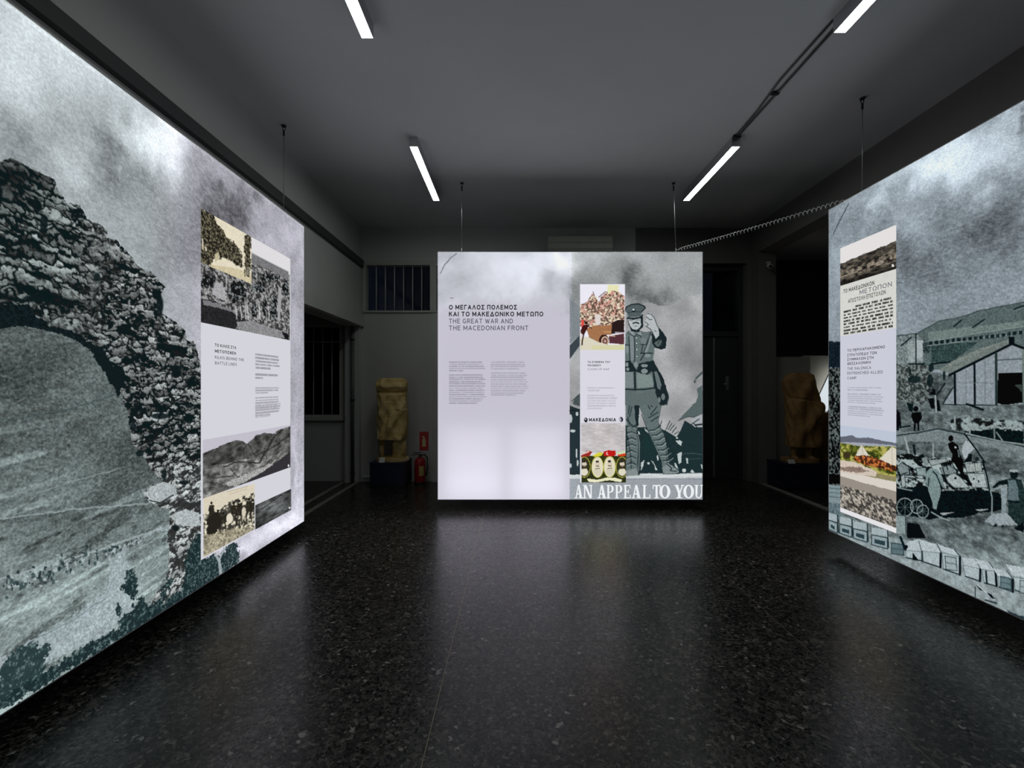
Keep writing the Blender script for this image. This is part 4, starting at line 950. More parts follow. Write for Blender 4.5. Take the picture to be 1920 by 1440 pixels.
    A.ell(*r1([(262, 1255)])[0], 5.0, 5.2, (18, 28, 30)); A.poly(r1([(220, 1290), (320, 1290), (325, 1350), (300, 1400), (240, 1400), (215, 1340)]), (16, 26, 28), wob=0.6)
    A.poly(r1([(60, 1260), (100, 1300), (110, 1440), (60, 1440)]), (16, 26, 32), wob=1)
    i = A.inside(r2([(680, 60), (900, 20), (1636, 60), (1636, 330), (1400, 330), (1000, 220), (760, 170)]), 3)
    n = fbm(A.U[i] * 26, A.Z[i] * 40, 4, 830, 0.65); A.fill(i, tint(30 + 135 * sstep(0.42, 0.62, n), (0.92, 1, 1.0)), 0.9)
    A.poly(r2([(960, 190), (1200, 160), (1636, 190), (1636, 350), (1380, 320), (1000, 230)]), (24, 36, 38), wob=3, tex=0.4)
    A.poly(r2([(940, 120), (1636, 120), (1636, 180), (1200, 150), (960, 170)]), (132, 142, 142), wob=3, tex=0.3)
    A.poly(r2([(60, 200), (300, 190), (560, 150), (900, 220), (1636, 380), (3000, 700), (3000, 900), (1636, 480), (1000, 330), (400, 310), (60, 330)]), (118, 128, 130), wob=2, tex=0.14)
    A.line(r2([(60, 240), (330, 205), (580, 155), (900, 225), (1300, 300), (1636, 375)]), 2.6, (40, 52, 54), 0.9, wob=1); A.line(r2([(900, 210), (1350, 310), (1636, 350)]), 2.4, (146, 155, 155), 0.9)
    A.line(r2([(60, 150), (240, 120)]), 3, (26, 38, 40)); A.line(r2([(965, 0), (972, 210)]), 2.8, (140, 150, 150)); A.line(r2([(785, 0), (790, 150)]), 3.0, (140, 150, 150)); A.line(r2([(1270, 150), (1275, 280)]), 3.0, (110, 122, 120)); A.line(r2([(1300, 200), (1370, 300)]), 2.6, (124, 136, 134))
    A.line(r2([(175, 260), (235, 500)]), 3.4, (150, 158, 158)); A.line(r2([(520, 350), (525, 520)]), 2.8, (140, 150, 150)); A.line(r2([(285, 360), (300, 480)]), 4.4, (26, 38, 40), wob=1)
    # the loaded cart: dark body, crates, bundles
    i = A.inside(r2([(60, 480), (250, 460), (460, 520), (700, 510), (900, 560), (1110, 560), (1170, 700), (1200, 900), (1200, 960), (60, 960)]), 2)
    n = fbm(A.U[i] * 24, A.Z[i] * 34, 4, 840, 0.65); A.fill(i, tint(26 + 150 * sstep(0.44, 0.60, n), (0.93, 1.0, 1.0)), 0.92)
    A.poly(r2([(60, 880), (420, 860), (620, 920), (1000, 900), (1240, 920), (1360, 960), (1400, 1150), (1100, 1190), (900, 1250), (620, 1240), (500, 1270), (60, 1200)]), (20, 33, 36), wob=2, tex=0.35)
    pale = (156, 165, 166); gry = (124, 134, 135)
    for pts, col in [([(80, 620), (150, 560), (240, 640), (230, 720), (120, 730)], gry), ([(310, 640), (430, 630), (440, 740), (330, 750)], (132, 146, 146)), ([(910, 590), (1110, 570), (1125, 680), (935, 690)], (148, 156, 154)),
                     ([(935, 700), (1150, 705), (1190, 880), (1000, 880)], pale), ([(680, 760), (760, 690), (860, 750), (970, 880), (780, 880), (700, 810)], pale), ([(120, 720), (170, 700), (185, 860), (140, 880)], pale),
                     ([(600, 640), (720, 600), (830, 680), (720, 720), (640, 720)], gry), ([(460, 540), (680, 520), (700, 560), (500, 610)], (144, 152, 152)), ([(170, 730), (400, 730), (400, 770), (170, 750)], pale)]:
        A.poly(r2(pts), col, wob=0.8, tex=0.14); A.line(r2(pts + pts[:1]), 1.2, (30, 42, 44), 0.85, wob=0.5)
    A.line(r2([(1030, 580), (1040, 680)]), 1.2, (70, 80, 82)); A.ell(*r2([(1020, 770)])[0], 2, 2.4, (40, 50, 52)); A.ell(*r2([(1080, 800)])[0], 1.4, 3, (40, 50, 52)); A.ell(*r2([(795, 765)])[0], 2.6, 2.4, (30, 40, 42))
    for p_ in [[(150, 580), (310, 665)], [(220, 640), (240, 720)], [(60, 650), (120, 740), (200, 690)], [(260, 720), (330, 760)], [(640, 640), (660, 720)], [(680, 590), (700, 660)], [(760, 600), (820, 690)], [(100, 900), (260, 915)]]:
        A.line(r2(p_), 2.0, ink, 0.9)
    A.line(r2([(90, 880), (260, 915)]), 2.4, (122, 134, 134)); A.line(r2([(640, 905), (770, 910)]), 2.0, (130, 140, 140)); A.line(r2([(880, 905), (960, 910)]), 1.8, (130, 140, 140))
    # driver, white bundle, whip
    A.poly(r2([(700, 340), (760, 310), (830, 360), (850, 470), (900, 560), (880, 640), (940, 800), (900, 780), (830, 660), (780, 580), (740, 560), (760, 470), (715, 400)]), (15, 24, 26), wob=0.6); A.ell(*r2([(738, 275)])[0], 5.0, 5.8, (16, 24, 26)); A.ell(*r2([(795, 385)])[0], 2.0, 2.2, pale)
    A.line(r2([(825, 420), (840, 500)]), 2.0, (110, 122, 122)); A.line(r2([(870, 700), (985, 840)]), 5, (18, 28, 30))
    A.poly(r2([(920, 300), (960, 310), (1030, 400), (950, 470), (930, 540), (900, 520), (870, 430), (880, 370)]), (158, 166, 170), wob=0.8); A.line(r2([(905, 215), (1040, 400), (1155, 570)]), 2.8, ink); A.poly(r2([(960, 460), (1000, 470), (990, 560), (890, 580)]), (24, 34, 36), wob=1)
    A.line(r2([(1130, 560), (1180, 740), (1215, 920)]), 3.0, ink); A.line(r2([(1225, 920), (1245, 1000), (1240, 1240)]), 2.6, (128, 140, 142)); A.ell(*r2([(1060, 530)])[0], 4, 4, (40, 50, 52))
    # man in front of the cart
    A.ell(*r2([(385, 500)])[0], 4.6, 5.0, (26, 36, 36)); A.ell(*r2([(435, 540)])[0], 2.6, 2.6, (24, 34, 36)); A.poly(r2([(380, 520), (440, 500), (470, 590), (420, 620)]), gry, wob=0.6)
    A.poly(r2([(440, 680), (490, 640), (580, 660), (640, 760), (650, 860), (620, 880), (600, 810), (610, 960), (580, 1060), (560, 1150), (520, 1140), (510, 1060), (470, 940), (450, 860), (425, 800)]), (122, 138, 138), wob=0.8, tex=0.12)
    A.line(r2([(520, 680), (560, 720), (620, 860), (640, 890)]), 2.4, ink, 0.8); A.line(r2([(470, 760), (460, 860)]), 2.2, ink, 0.8)
    # wheels
    for x, y, r_ in [(175, 1120, 105), (320, 1110, 80), (395, 1170, 74)]:
        c_ = r2([(x, y)])[0]; R0 = r_ / 6.544
        ii = A.sel([(c_[0] - R0, c_[1] - R0), (c_[0] + R0, c_[1] + R0)], 2); d = np.hypot((A.P[ii] - c_[0]) / 0.94, (A.Q[ii] - c_[1]) / 1.06); k = np.abs(d - R0) < 0.9; A.fill(ii[k], (140, 152, 152), 0.9)
        for a_ in range(8): A.line([c_, (c_[0] + 0.94 * R0 * math.cos(a_ * 0.785), c_[1] + R0 * math.sin(a_ * 0.785))], 1.0, (104, 118, 118), 0.8)
    A.line(r2([(500, 1180), (620, 1250), (720, 1285)]), 2.4, (140, 150, 150)); A.poly(r2([(600, 1190), (780, 1180), (640, 1220)]), (150, 158, 158), wob=0.6); A.poly(r2([(1030, 1150), (1220, 1140), (1100, 1170)]), (150, 158, 158), wob=0.6)
    # man at the right with spade, his shadow
    A.poly(r2([(1430, 780), (1490, 750), (1600, 780), (1640, 900), (1640, 1400), (1520, 1340), (1440, 1200), (1440, 1040), (1430, 900)]), (44, 58, 58), wob=1, tex=0.35); A.poly(r2([(1440, 790), (1530, 780), (1570, 900), (1570, 1040), (1440, 1040)]), (96, 110, 114), wob=1, tex=0.15)
    A.poly(r2([(1250, 870), (1320, 800), (1440, 770), (1440, 840), (1330, 850), (1260, 910)]), (26, 38, 40), wob=0.6); A.line(r2([(1265, 900), (1370, 865)]), 3, (136, 146, 148))
    A.ell(*r2([(1515, 720)])[0], 7.4, 7.6, (28, 38, 40)); A.poly(r2([(1455, 665), (1500, 650), (1555, 660), (1560, 690), (1460, 690)]), (150, 160, 160), wob=0.4); A.line(r2([(1465, 695), (1555, 705)]), 2.4, ink)
    A.poly(r2([(1350, 860), (1430, 850), (1410, 1180), (1370, 1320), (1360, 1100)]), (132, 144, 148), wob=0.6, tex=0.1); A.line(r2([(1440, 1040), (1580, 1060)]), 3.0, ink)
    A.poly(r2([(1150, 1300), (1240, 1200), (1420, 1190), (1560, 1340), (1400, 1340), (1280, 1350)]), (142, 152, 156), wob=1.5, tex=0.1); A.poly(r2([(1250, 1355), (1290, 1310), (1315, 1360)]), ink); A.poly(r2([(1350, 1365), (1375, 1335), (1400, 1365)]), ink); A.poly(r2([(1500, 1380), (1636, 1300), (1636, 1430)]), (20, 32, 36), wob=2)
    # more of the crew out to the right of the frame
    for x in (1990, 2120, 2300):
        y = 724 + (x - 966) * 0.12; s_ = (x - 966) / 588.0
        A.ell(x, y, 12 * s_, 14 * s_, (30, 40, 42)); A.poly([(x - 26 * s_, y + 14 * s_), (x + 26 * s_, y + 14 * s_), (x + 20 * s_, y + 110 * s_), (x - 20 * s_, y + 110 * s_)], (60, 72, 74), wob=1, tex=0.2)
    # crates in the foreground row
    A.poly(r2([(60, 1215), (180, 1220), (190, 1440), (60, 1440)]), (132, 145, 146), wob=0.6, tex=0.15); A.poly(r2([(195, 1300), (350, 1330), (430, 1500), (200, 1500)]), (16, 30, 32), wob=0.6); A.line(r2([(60, 1215), (180, 1225), (190, 1440)]), 1.4, (40, 52, 54))
    i = A.inside([(1552, 975), (1600, 990), (1680, 1010), (1760, 1020), (1830, 1050), (1930, 1075), (3000, 1300), (3000, 2300), (1552, 1000)], 1)
    A.fill(i, tint(148 + 30 * (fbm(A.U[i] * 40, A.Z[i] * 40, 3, 860) - 0.5) * 2, (0.93, 1.0, 1.015)))
    lc = (160, 171, 175)
    for top, front in [([(200, 370), (340, 330), (380, 480), (200, 470)], [(190, 470), (390, 490), (390, 600), (190, 560)]), ([(340, 330), (570, 400), (620, 500), (390, 480)], [(390, 480), (615, 505), (610, 680), (400, 610)]),
                       ([(580, 400), (780, 460), (850, 545), (640, 490)], [(630, 500), (850, 550), (850, 770), (650, 700)]), ([(880, 560), (1040, 580), (1100, 690), (900, 650)], [(890, 650), (1100, 700), (1095, 850), (920, 790)]),
                       ([(1030, 570), (1210, 620), (1280, 720), (1110, 700)], [(1120, 710), (1285, 725), (1300, 910), (1150, 870)]), ([(1250, 690), (1420, 720), (1500, 820), (1320, 790)], [(1320, 790), (1500, 830), (1500, 980), (1330, 920)]),
                       ([(1410, 640), (1700, 690), (1760, 830), (1500, 780)], [(1510, 800), (1760, 840), (1770, 1040), (1530, 960)])]:
        A.poly(r3(top), (170, 180, 184), wob=0.5, tex=0.08); A.poly(r3(front), lc, wob=0.5, tex=0.10)
        A.line(r3(front + front[:1]), 1.0, (78, 92, 96), 0.7); A.line(r3([front[1], front[2]]), 4.2, (20, 32, 36)); A.line(r3([front[3], front[2]]), 2.2, (28, 42, 46)); A.line(r3([top[2], top[1]]), 1.6, (60, 74, 78))
    for q in ([(670, 540), (800, 565), (810, 720), (680, 700)], [(1350, 790), (1480, 820), (1480, 950), (1350, 930)], [(10, 380), (150, 400), (160, 530), (10, 510)], [(1590, 840), (1700, 860), (1700, 1000), (1590, 990)]):
        A.line(r3(q + q[:1]), 2.0, (30, 46, 50), 0.95); A.poly(r3(q), (84, 104, 108) if q[0][0] in (10, 1350) else (150, 162, 165), a=0.75)
        A.line(r3([((q[0][0] + q[3][0]) / 2, (q[0][1] + q[3][1]) / 2), ((q[1][0] + q[2][0]) / 2, (q[1][1] + q[2][1]) / 2)]), 1.2, (60, 76, 80))
    A.poly(r3([(265, 490), (350, 600), (265, 590)]), ink); A.line(r3([(390, 480), (395, 610)]), 2.0, (60, 74, 78)); A.line(r3([(1170, 730), (1180, 880)]), 3.4, (30, 44, 48)); A.line(r3([(120, 310), (180, 460)]), 4.5, (26, 40, 44)); A.ell(*r3([(185, 430)])[0], 4, 4, ink)
    A.poly(r3([(1035, 880), (1060, 890), (1150, 970), (1100, 960)]), ink, wob=0.4); A.line(r3([(1060, 890), (1280, 1080)]), 2.2, (180, 190, 194)); A.poly(r3([(1180, 990), (1240, 1010), (1280, 1075), (1230, 1050)]), ink, wob=0.4); A.line(r3([(1035, 920), (1040, 1050)]), 1.8, (40, 54, 58)); A.line(r3([(1160, 1080), (1300, 1120)]), 2.6, (30, 44, 48))
    A.poly(r3([(1430, 1210), (1640, 1290), (1800, 1360), (1800, 1460), (1500, 1300)]), (50, 66, 70), wob=1.5, tex=0.3)
    # left border column: crates and figures beside the strip
    A.poly([(1552, 640), (1576, 640), (1576, 690), (1552, 690)], (34, 44, 52), wob=2, tex=0.5)
    i = A.inside([(1552, 690), (1576, 690), (1576, 910), (1552, 910)], 1)
    n = fbm(A.U[i] * 55, A.Z[i] * 48, 3, 870, 0.7); A.fill(i, tint(28 + 84 * sstep(0.44, 0.64, n), (0.93, 1.0, 1.0)))
    A.poly([(1552, 888), (1576, 890), (1576, 908), (1552, 906)], (14, 22, 26)); A.poly([(1552, 908), (1576, 911), (1576, 945), (1552, 940)], (126, 140, 144), tex=0.1)
    for y in (915, 923, 931): A.line([(1553, y), (1575, y + 2)], 1.0, (70, 84, 88))
    A.poly([(1552, 942), (1576, 946), (1576, 975), (1552, 968)], (100, 116, 120), tex=0.4)
    for x0, x1 in ((1553, 1570), (1574, 1597), (1600, 1626), (1634, 1664)):
        yt = 975 + (x0 - 1553) * 0.34; yb = 992 + (x0 - 1553) * 0.36
        A.poly([(x0, yt), (x1, yt + 6), (x1, yb + 8), (x0, yb)], (140, 154, 158)); A.line([(x0, yt), (x1, yt + 6), (x1, yb + 8), (x0, yb), (x0, yt)], 1.6, (34, 50, 54)); A.poly([(x0 + 5, yt + 8), (x1 - 5, yt + 12), (x1 - 5, yb + 2), (x0 + 5, yb - 3)], (34, 52, 58), a=0.8)
        A.poly([(x0, yt - 14), (x1, yt - 9), (x1, yt + 4), (x0, yt - 1)], (158, 170, 174), tex=0.08); A.line([(x1, yt - 9), (x1 + 2, yb + 6)], 2.0, (36, 52, 56))
    grain(A, 0.13); A.rgb[:] = np.clip(118 + (A.rgb - 118) * 1.16 - 4, 8, 240)
    # --- information strip
    strip = np.zeros(A.P.size, bool); strip[A.rect(1575.8, 1680.2, 1.245, -1.135)] = True
    A.fill(np.nonzero(strip)[0], (202, 203, 216))
    ph = strip & (A.Z > 0.905); A.fill(np.nonzero(ph)[0], (226, 223, 222))
    hill = ph & (A.Z < 1.106 + 0.016 * (A.P - 1576) / 100 + 0.02 * A.w1); i = np.nonzero(hill)[0]
    n = fbm(A.U[i] * 22, A.Z[i] * 60, 4, 880, 0.65)
    dv = np.clip(64 + 90 * (n - 0.5) * 2 * sstep(0.86, 0.98, A.Z[i]) + 60 * np.exp(-((A.Z[i] - 1.0) / 0.035) ** 2) * (n > 0.5) - 30 * sstep(0.98, 0.90, A.Z[i]), 22, 220)
    A.fill(i, dv[:, None] * np.array([[1.0, 0.93, 0.83]]))
    A.ell(1674, 498, 2.2, 2.6, (228, 226, 220))
    nz_ = strip & (A.Z <= 0.905) & (A.Z > 0.45); A.fill(np.nonzero(nz_)[0], (212, 212, 206), tex=0.04)
    rnd = random.Random(5)                                   # heavy letterpress lines
    for k in range(9):
        zc = 0.690 - k * 0.0278
        p = 1582.0 + (6 if k in (0,) else 0) + (16 if k == 0 else 0)
        while p < 1672:
            wl_ = rnd.uniform(4, 15)
            ii = A.rect(p, min(p + wl_, 1674), zc + 0.0080, zc - 0.0080)
            A.fill(ii, (48, 47, 46), 0.45 + 0.5 * (vnoise(A.U[ii] * 110, A.Z[ii] * 130, k) > 0.35))
            p += wl_ + rnd.uniform(2.0, 3.5)
    A.body(1589, 1658, -0.005, -0.262, 14, (158, 158, 172), 0.65, 51, (2, 8))
    # coloured photograph of tents
    cp = strip & (A.Z < -0.352); cq = crop(1550, 700, 4.5)
    A.fill(np.nonzero(cp)[0], (186, 196, 212))
    A.poly(cq([(90, 540), (210, 522), (260, 545), (350, 540), (450, 565), (600, 590), (600, 640), (90, 600)]), (98, 102, 114), wob=0.8, clip=cp)
    A.poly(cq([(60, 640), (620, 640), (620, 1400), (60, 1300)]), (140, 132, 96), clip=cp, tex=0.15)
    A.poly(cq([(90, 580), (300, 585), (600, 610), (600, 640), (90, 610)]), (172, 178, 188), wob=0.8, clip=cp, a=0.8)
    i = A.inside(cq([(90, 580), (250, 610), (600, 620), (600, 880), (420, 840), (90, 740)]), 1, cp)
    n = fbm(A.U[i] * 26, A.Z[i] * 34, 4, 890, 0.65)
    A.fill(i, np.where((n < 0.42)[:, None], np.array([52, 58, 22]), np.where((n < 0.56)[:, None], np.array([104, 112, 40]), np.array([176, 170, 92]))))
    A.poly(cq([(245, 690), (295, 600), (360, 700), (300, 720)]), (212, 206, 190), clip=cp); A.poly(cq([(440, 730), (550, 620), (590, 640), (590, 780), (500, 770)]), (214, 208, 192), clip=cp); A.line(cq([(295, 600), (310, 710)]), 1.2, (170, 164, 148), clip=cp); A.line(cq([(550, 622), (555, 770)]), 1.2, (176, 170, 154), clip=cp)
    i = A.inside(cq([(240, 700), (330, 690), (460, 730), (600, 790), (600, 830), (480, 810), (340, 780), (230, 730)]), 2, cp); n = fbm(A.U[i] * 60, A.Z[i] * 60, 3, 895)
    A.fill(i, np.where((n < 0.5)[:, None], np.array([58, 34, 22]), np.where((n < 0.6)[:, None], np.array([146, 62, 34]), np.array([188, 120, 60]))))
    A.ell(*cq([(170, 690)])[0], 9, 8, (58, 50, 28), clip=cp, soft=0.4)
    A.poly(cq([(90, 730), (250, 750), (420, 830), (420, 870), (90, 850)]), (206, 192, 178), wob=1.5, clip=cp, tex=0.1); A.poly(cq([(110, 790), (280, 790), (360, 830), (250, 840), (120, 820)]), (134, 116, 106), wob=2, clip=cp, tex=0.4)
    A.poly(cq([(90, 830), (300, 860), (600, 920), (600, 1010), (300, 940), (90, 890)]), (214, 207, 198), wob=0.8, clip=cp); A.poly(cq([(90, 860), (300, 920), (600, 1000), (600, 1330), (90, 1170)]), (150, 142, 132), clip=cp, wob=0.6)
    i = A.inside(cq([(90, 940), (300, 990), (600, 1080), (600, 1300), (400, 1280), (90, 1130)]), 2, cp)
    n = fbm(A.U[i] * 44 + A.Z[i] * 20, A.Z[i] * 50, 3, 899, 0.7); A.fill(i, np.clip(52 + 135 * sstep(0.36, 0.68, n), 0, 205)[:, None] * np.array([[1.0, 0.96, 0.90]]), 0.92)
    A.fill(np.nonzero(strip & (A.Z < -1.095))[0], (226, 225, 228))

# ================================================================== LIGHT PANELS
def srgb2lin(c):
    c = np.clip(c / 255.0, 0, 1)
    return np.where(c <= 0.04045, c / 12.92, ((c + 0.055) / 1.055) ** 2.4)

def grid_print(name, origin_pts, P, Q, U, Z, painter, parent):
    """origin_pts: (rows, cols, 3) points of the textile in the room"""
    nr, nc = P.shape
    A = Art(P.ravel().copy(), Q.ravel().copy(), U.ravel().copy(), Z.ravel().copy())
    painter(A)
    co = origin_pts.reshape(-1, 3) - np.array(parent['_org'])
    me = bpy.data.meshes.new(name)
    nv = nr * nc; nf = (nr - 1) * (nc - 1)
    me.vertices.add(nv); me.vertices.foreach_set('co', co.astype(np.float32).ravel())
    i = (np.arange(nr - 1)[:, None] * nc + np.arange(nc - 1)[None, :]).ravel()
    quad = np.stack([i, i + nc, i + nc + 1, i + 1], -1).astype(np.int32)
    me.loops.add(nf * 4); me.loops.foreach_set('vertex_index', quad.ravel())
    me.polygons.add(nf); me.polygons.foreach_set('loop_start', (np.arange(nf) * 4).astype(np.int32))
    me.polygons.foreach_set('loop_total', np.full(nf, 4, np.int32))
    me.update(calc_edges=True)
    at = me.color_attributes.new('print', 'FLOAT_COLOR', 'POINT')
    rgba = np.ones((nv, 4), np.float32); rgba[:, :3] = srgb2lin(A.rgb)
    at.data.foreach_set('color', rgba.ravel())
    me.materials.append(M['print'] if painter is paint_centre else M['print_even'])
    o = bpy.data.objects.new(name, me); C.objects.link(o); o.parent = parent; o['_org'] = tuple(parent['_org'])
    return o

def frame_parts(parent, axis, lo, hi, z0, z1, f, b):
    """four aluminium profiles, a back board; axis 0: panel in the x direction, axis 1: in the y direction; f/b front and back coordinate"""
    t = 0.006; s = 1 if b > f else -1
    a0, a1 = sorted((f + s * 0.0006, b))
    def bx(l0, l1, zz0, zz1, nm, mt, c0=a0, c1=a1):
        m = MB().box(l0, l1, c0, c1, zz0, zz1) if axis == 0 else MB().box(c0, c1, l0, l1, zz0, zz1)
        return m.build(nm, mt, parent)
    bx(lo - t, lo, z0 - t, z1 + t, 'frame_profile', M['alu']); bx(hi, hi + t, z0 - t, z1 + t, 'frame_profile', M['alu'])
    bx(lo, hi, z1, z1 + t, 'frame_profile', M['alu']); bx(lo, hi, z0 - t, z0, 'frame_profile', M['alu'])
    c0, c1 = sorted((b, b - s * 0.012))
    bx(lo + 0.001, hi - 0.001, z0 + 0.001, z1 - 0.001, 'back_board', M['ledwhite'], c0, c1)

def led(parent, name, loc, rot, sx, sy, power):
    ld = bpy.data.lights.new(name, 'AREA'); ld.shape = 'RECTANGLE'; ld.size = sx; ld.size_y = sy; ld.energy = power
    ld.color = (0.97, 0.98, 1.0)
    o = bpy.data.objects.new(name, ld); C.objects.link(o)
    o.parent = parent; o.location = Vector(loc) - Vector(parent['_org']); o.rotation_euler = rot
    return o

# stroke capitals: (width, list of polylines) in a unit-high cell; arcs are sampled
def arc(cx, cy, rx, ry, a0, a1, n=10):
    return [(cx + rx * math.cos(math.radians(a0 + (a1 - a0) * k / n)), cy + ry * math.sin(math.radians(a0 + (a1 - a0) * k / n))) for k in range(n + 1)]
GL = {
 'A': (.66, [[(0, 0), (.33, 1), (.66, 0)], [(.11, .30), (.55, .30)]]), 'B': (.56, [[(0, 0), (0, 1), (.30, 1)] + arc(.30, .76, .22, .24, 90, -90) + [(0, .52)], [(.30, .52)] + arc(.32, .26, .24, .26, 90, -90) + [(0, 0)]]),
 'C': (.60, [arc(.34, .5, .34, .5, 50, 310, 16)]), 'D': (.62, [[(0, 0), (0, 1), (.22, 1)] + arc(.22, .5, .40, .5, 90, -90, 14) + [(0, 0)]]), 'E': (.50, [[(.50, 1), (0, 1), (0, 0), (.50, 0)], [(0, .52), (.44, .52)]]),
 'F': (.48, [[(.48, 1), (0, 1), (0, 0)], [(0, .50), (.42, .50)]]), 'G': (.64, [arc(.34, .5, .34, .5, 50, 330, 16) + [(.64, .46), (.40, .46)]]), 'H': (.60, [[(0, 0), (0, 1)], [(.60, 0), (.60, 1)], [(0, .52), (.60, .52)]]),
 'I': (.0, [[(0, 0), (0, 1)]]), 'K': (.56, [[(0, 0), (0, 1)], [(.54, 1), (.03, .46)], [(.20, .62), (.58, 0)]]), 'L': (.46, [[(0, 1), (0, 0), (.46, 0)]]), 'M': (.74, [[(0, 0), (0, 1), (.37, .22), (.74, 1), (.74, 0)]]),
 'N': (.62, [[(0, 0), (0, 1), (.62, 0), (.62, 1)]]), 'O': (.70, [arc(.35, .5, .35, .5, 0, 360, 22)]), 'P': (.54, [[(0, 0), (0, 1), (.28, 1)] + arc(.28, .73, .26, .27, 90, -90) + [(0, .46)]]),
 'R': (.56, [[(0, 0), (0, 1), (.28, 1)] + arc(.28, .74, .26, .26, 90, -90) + [(0, .48)], [(.28, .48), (.56, 0)]]), 'S': (.52, [arc(.27, .74, .25, .26, 40, 250, 10) + arc(.25, .25, .27, .27, 80, -140, 10)]), 'T': (.56, [[(0, 1), (.56, 1)], [(.28, 1), (.28, 0)]]),
 'U': (.60, [[(0, 1), (0, .30)] + arc(.30, .30, .30, .30, 180, 360, 10) + [(.60, 1)]]), 'V': (.62, [[(0, 1), (.31, 0), (.62, 1)]]), 'W': (.92, [[(0, 1), (.23, 0), (.46, .9), (.69, 0), (.92, 1)]]), 'X': (.58, [[(0, 0), (.58, 1)], [(0, 1), (.58, 0)]]),
 'Y': (.60, [[(0, 1), (.30, .46), (.60, 1)], [(.30, .46), (.30, 0)]]), 'Θ': (.70, [arc(.35, .5, .35, .5, 0, 360, 22), [(.18, .5), (.52, .5)]]), 'Γ': (.46, [[(.46, 1), (0, 1), (0, 0)]]), 'Δ': (.70, [[(0, 0), (.35, 1), (.70, 0), (0, 0)]]),
 'Λ': (.64, [[(0, 0), (.32, 1), (.64, 0)]]), 'Π': (.60, [[(0, 0), (0, 1), (.60, 1), (.60, 0)]]), 'Σ': (.52, [[(.52, 1), (0, 1), (.32, .52), (0, 0), (.54, 0)]]), 'Φ': (.74, [arc(.37, .5, .37, .30, 0, 360, 20), [(.37, 0), (.37, 1)]]),
 'Ω': (.72, [[(0, 0), (.20, 0), (.20, .10)] + arc(.36, .56, .34, .44, 235, -55, 16) + [(.52, .10), (.52, 0), (.72, 0)]])}
for g_, l_ in zip('ΑΒΕΗΙΚΜΝΟΡΤΥΧΖ', 'ABEHIKMNOPTYXN'): GL.setdefault(g_, GL[l_])
def text_part(name, body, parent, origin, udir, width, height, mat, bold=0.0, normal=(0, 0, 0)):
    """lettering laid flat on the textile: lower left corner, direction of reading, width and cap height in metres"""
    st = 0.13 + bold * 2.2; adv = 0.20 + st; x = 0.0; strokes = []
    for ch in body:
        if ch == ' ': x += 0.42; continue
        w_, pl = GL[ch]
        for p in pl: strokes.append([(x + a + st / 2, st / 2 + b * (1 - st)) for a, b in p])
        x += w_ + adv
    tot = x - adv + st; o3 = Vector(origin) + Vector(normal) * 0.0012; U_, Zv = Vector(udir), Vector((0, 0, 1))
    kx, ky = width / tot, height
    m = MB(); hs = st / 2
    for si, p in enumerate(strokes):
        for (x0_, y0_), (x1_, y1_) in zip(p, p[1:]):
            dx, dy = x1_ - x0_, y1_ - y0_; L = math.hypot(dx, dy) + 1e-9; dx, dy = dx / L, dy / L
            e = hs * 0.85 if len(p) < 4 or L > 0.25 else hs * 0.35
            q = [(x0_ - dx * e - dy * hs, y0_ - dy * e + dx * hs), (x0_ - dx * e + dy * hs, y0_ - dy * e - dx * hs), (x1_ + dx * e + dy * hs, y1_ + dy * e - dx * hs), (x1_ + dx * e - dy * hs, y1_ + dy * e + dx * hs)]
            m.add([o3 + U_ * (a * kx) + Zv * (min(1, max(0, b)) * ky) + Vector(normal) * (0.00002 * (si % 5)) for a, b in q], [(0, 1, 2, 3)])
    o = m.build(name, mat, parent); o['kind'] = 'stuff'
    return o

# ---- left panel (plane x = LX, runs along y)
LX, LY0, LY1, LZ0, LZ1 = -2.148, 1.50, 4.611, CAMZ - 1.372, CAMZ + 1.622
left = thing('lightbox_panel', 'huge backlit panel on the left showing a ruined stone arch over a hillside', 'light panel', (LX, (LY0 + LY1) / 2, LZ0))
cols = np.concatenate([np.linspace(VX + F * LX / LY0, -20, 120, endpoint=False), np.arange(-20, 570, 1.2), [VX + F * LX / LY1]])
yy = F * LX / (cols - VX); zr = np.linspace(LZ1, LZ0, 800)
YY, ZZ = np.meshgrid(yy, zr); PP = np.broadcast_to(cols, YY.shape); QQ = VY - F * (ZZ - CAMZ) / YY
pts = np.stack([np.full_like(YY, LX), YY, ZZ], -1)
left_print = grid_print('printed_textile', pts, PP, QQ, YY, ZZ - CAMZ, paint_left, left)
left_print['label'] = 'backlit print of a ruined stone arch, smoke and a hillside'
frame_parts(left, 1, LY0, LY1, LZ0, LZ1, LX, LX - 0.14)
def ly(p): return F * LX / (p - VX)
for s_, p0, p1, zt, zb, mt, bd in [('ΤΟ ΚΙΛΚΙΣ ΣΤΑ', 402.5, 442.5, .306, .2835, 'ink_black', .030), ('ΜΕΤΟΠΙΣΘΕΝ', 402.5, 442, .263, .2405, 'ink_black', .030),
                               ('KILKIS BEHIND THE', 402.5, 457, .2185, .196, 'ink_grey', .014), ('BATTLE LINES', 402.9, 443.7, .178, .1555, 'ink_grey', .014)]:
    text_part('heading_text', s_, left_print, (LX, ly(p0), CAMZ + zb), (0, 1, 0), ly(p1) - ly(p0), zt - zb, M[mt], bd, (1, 0, 0))

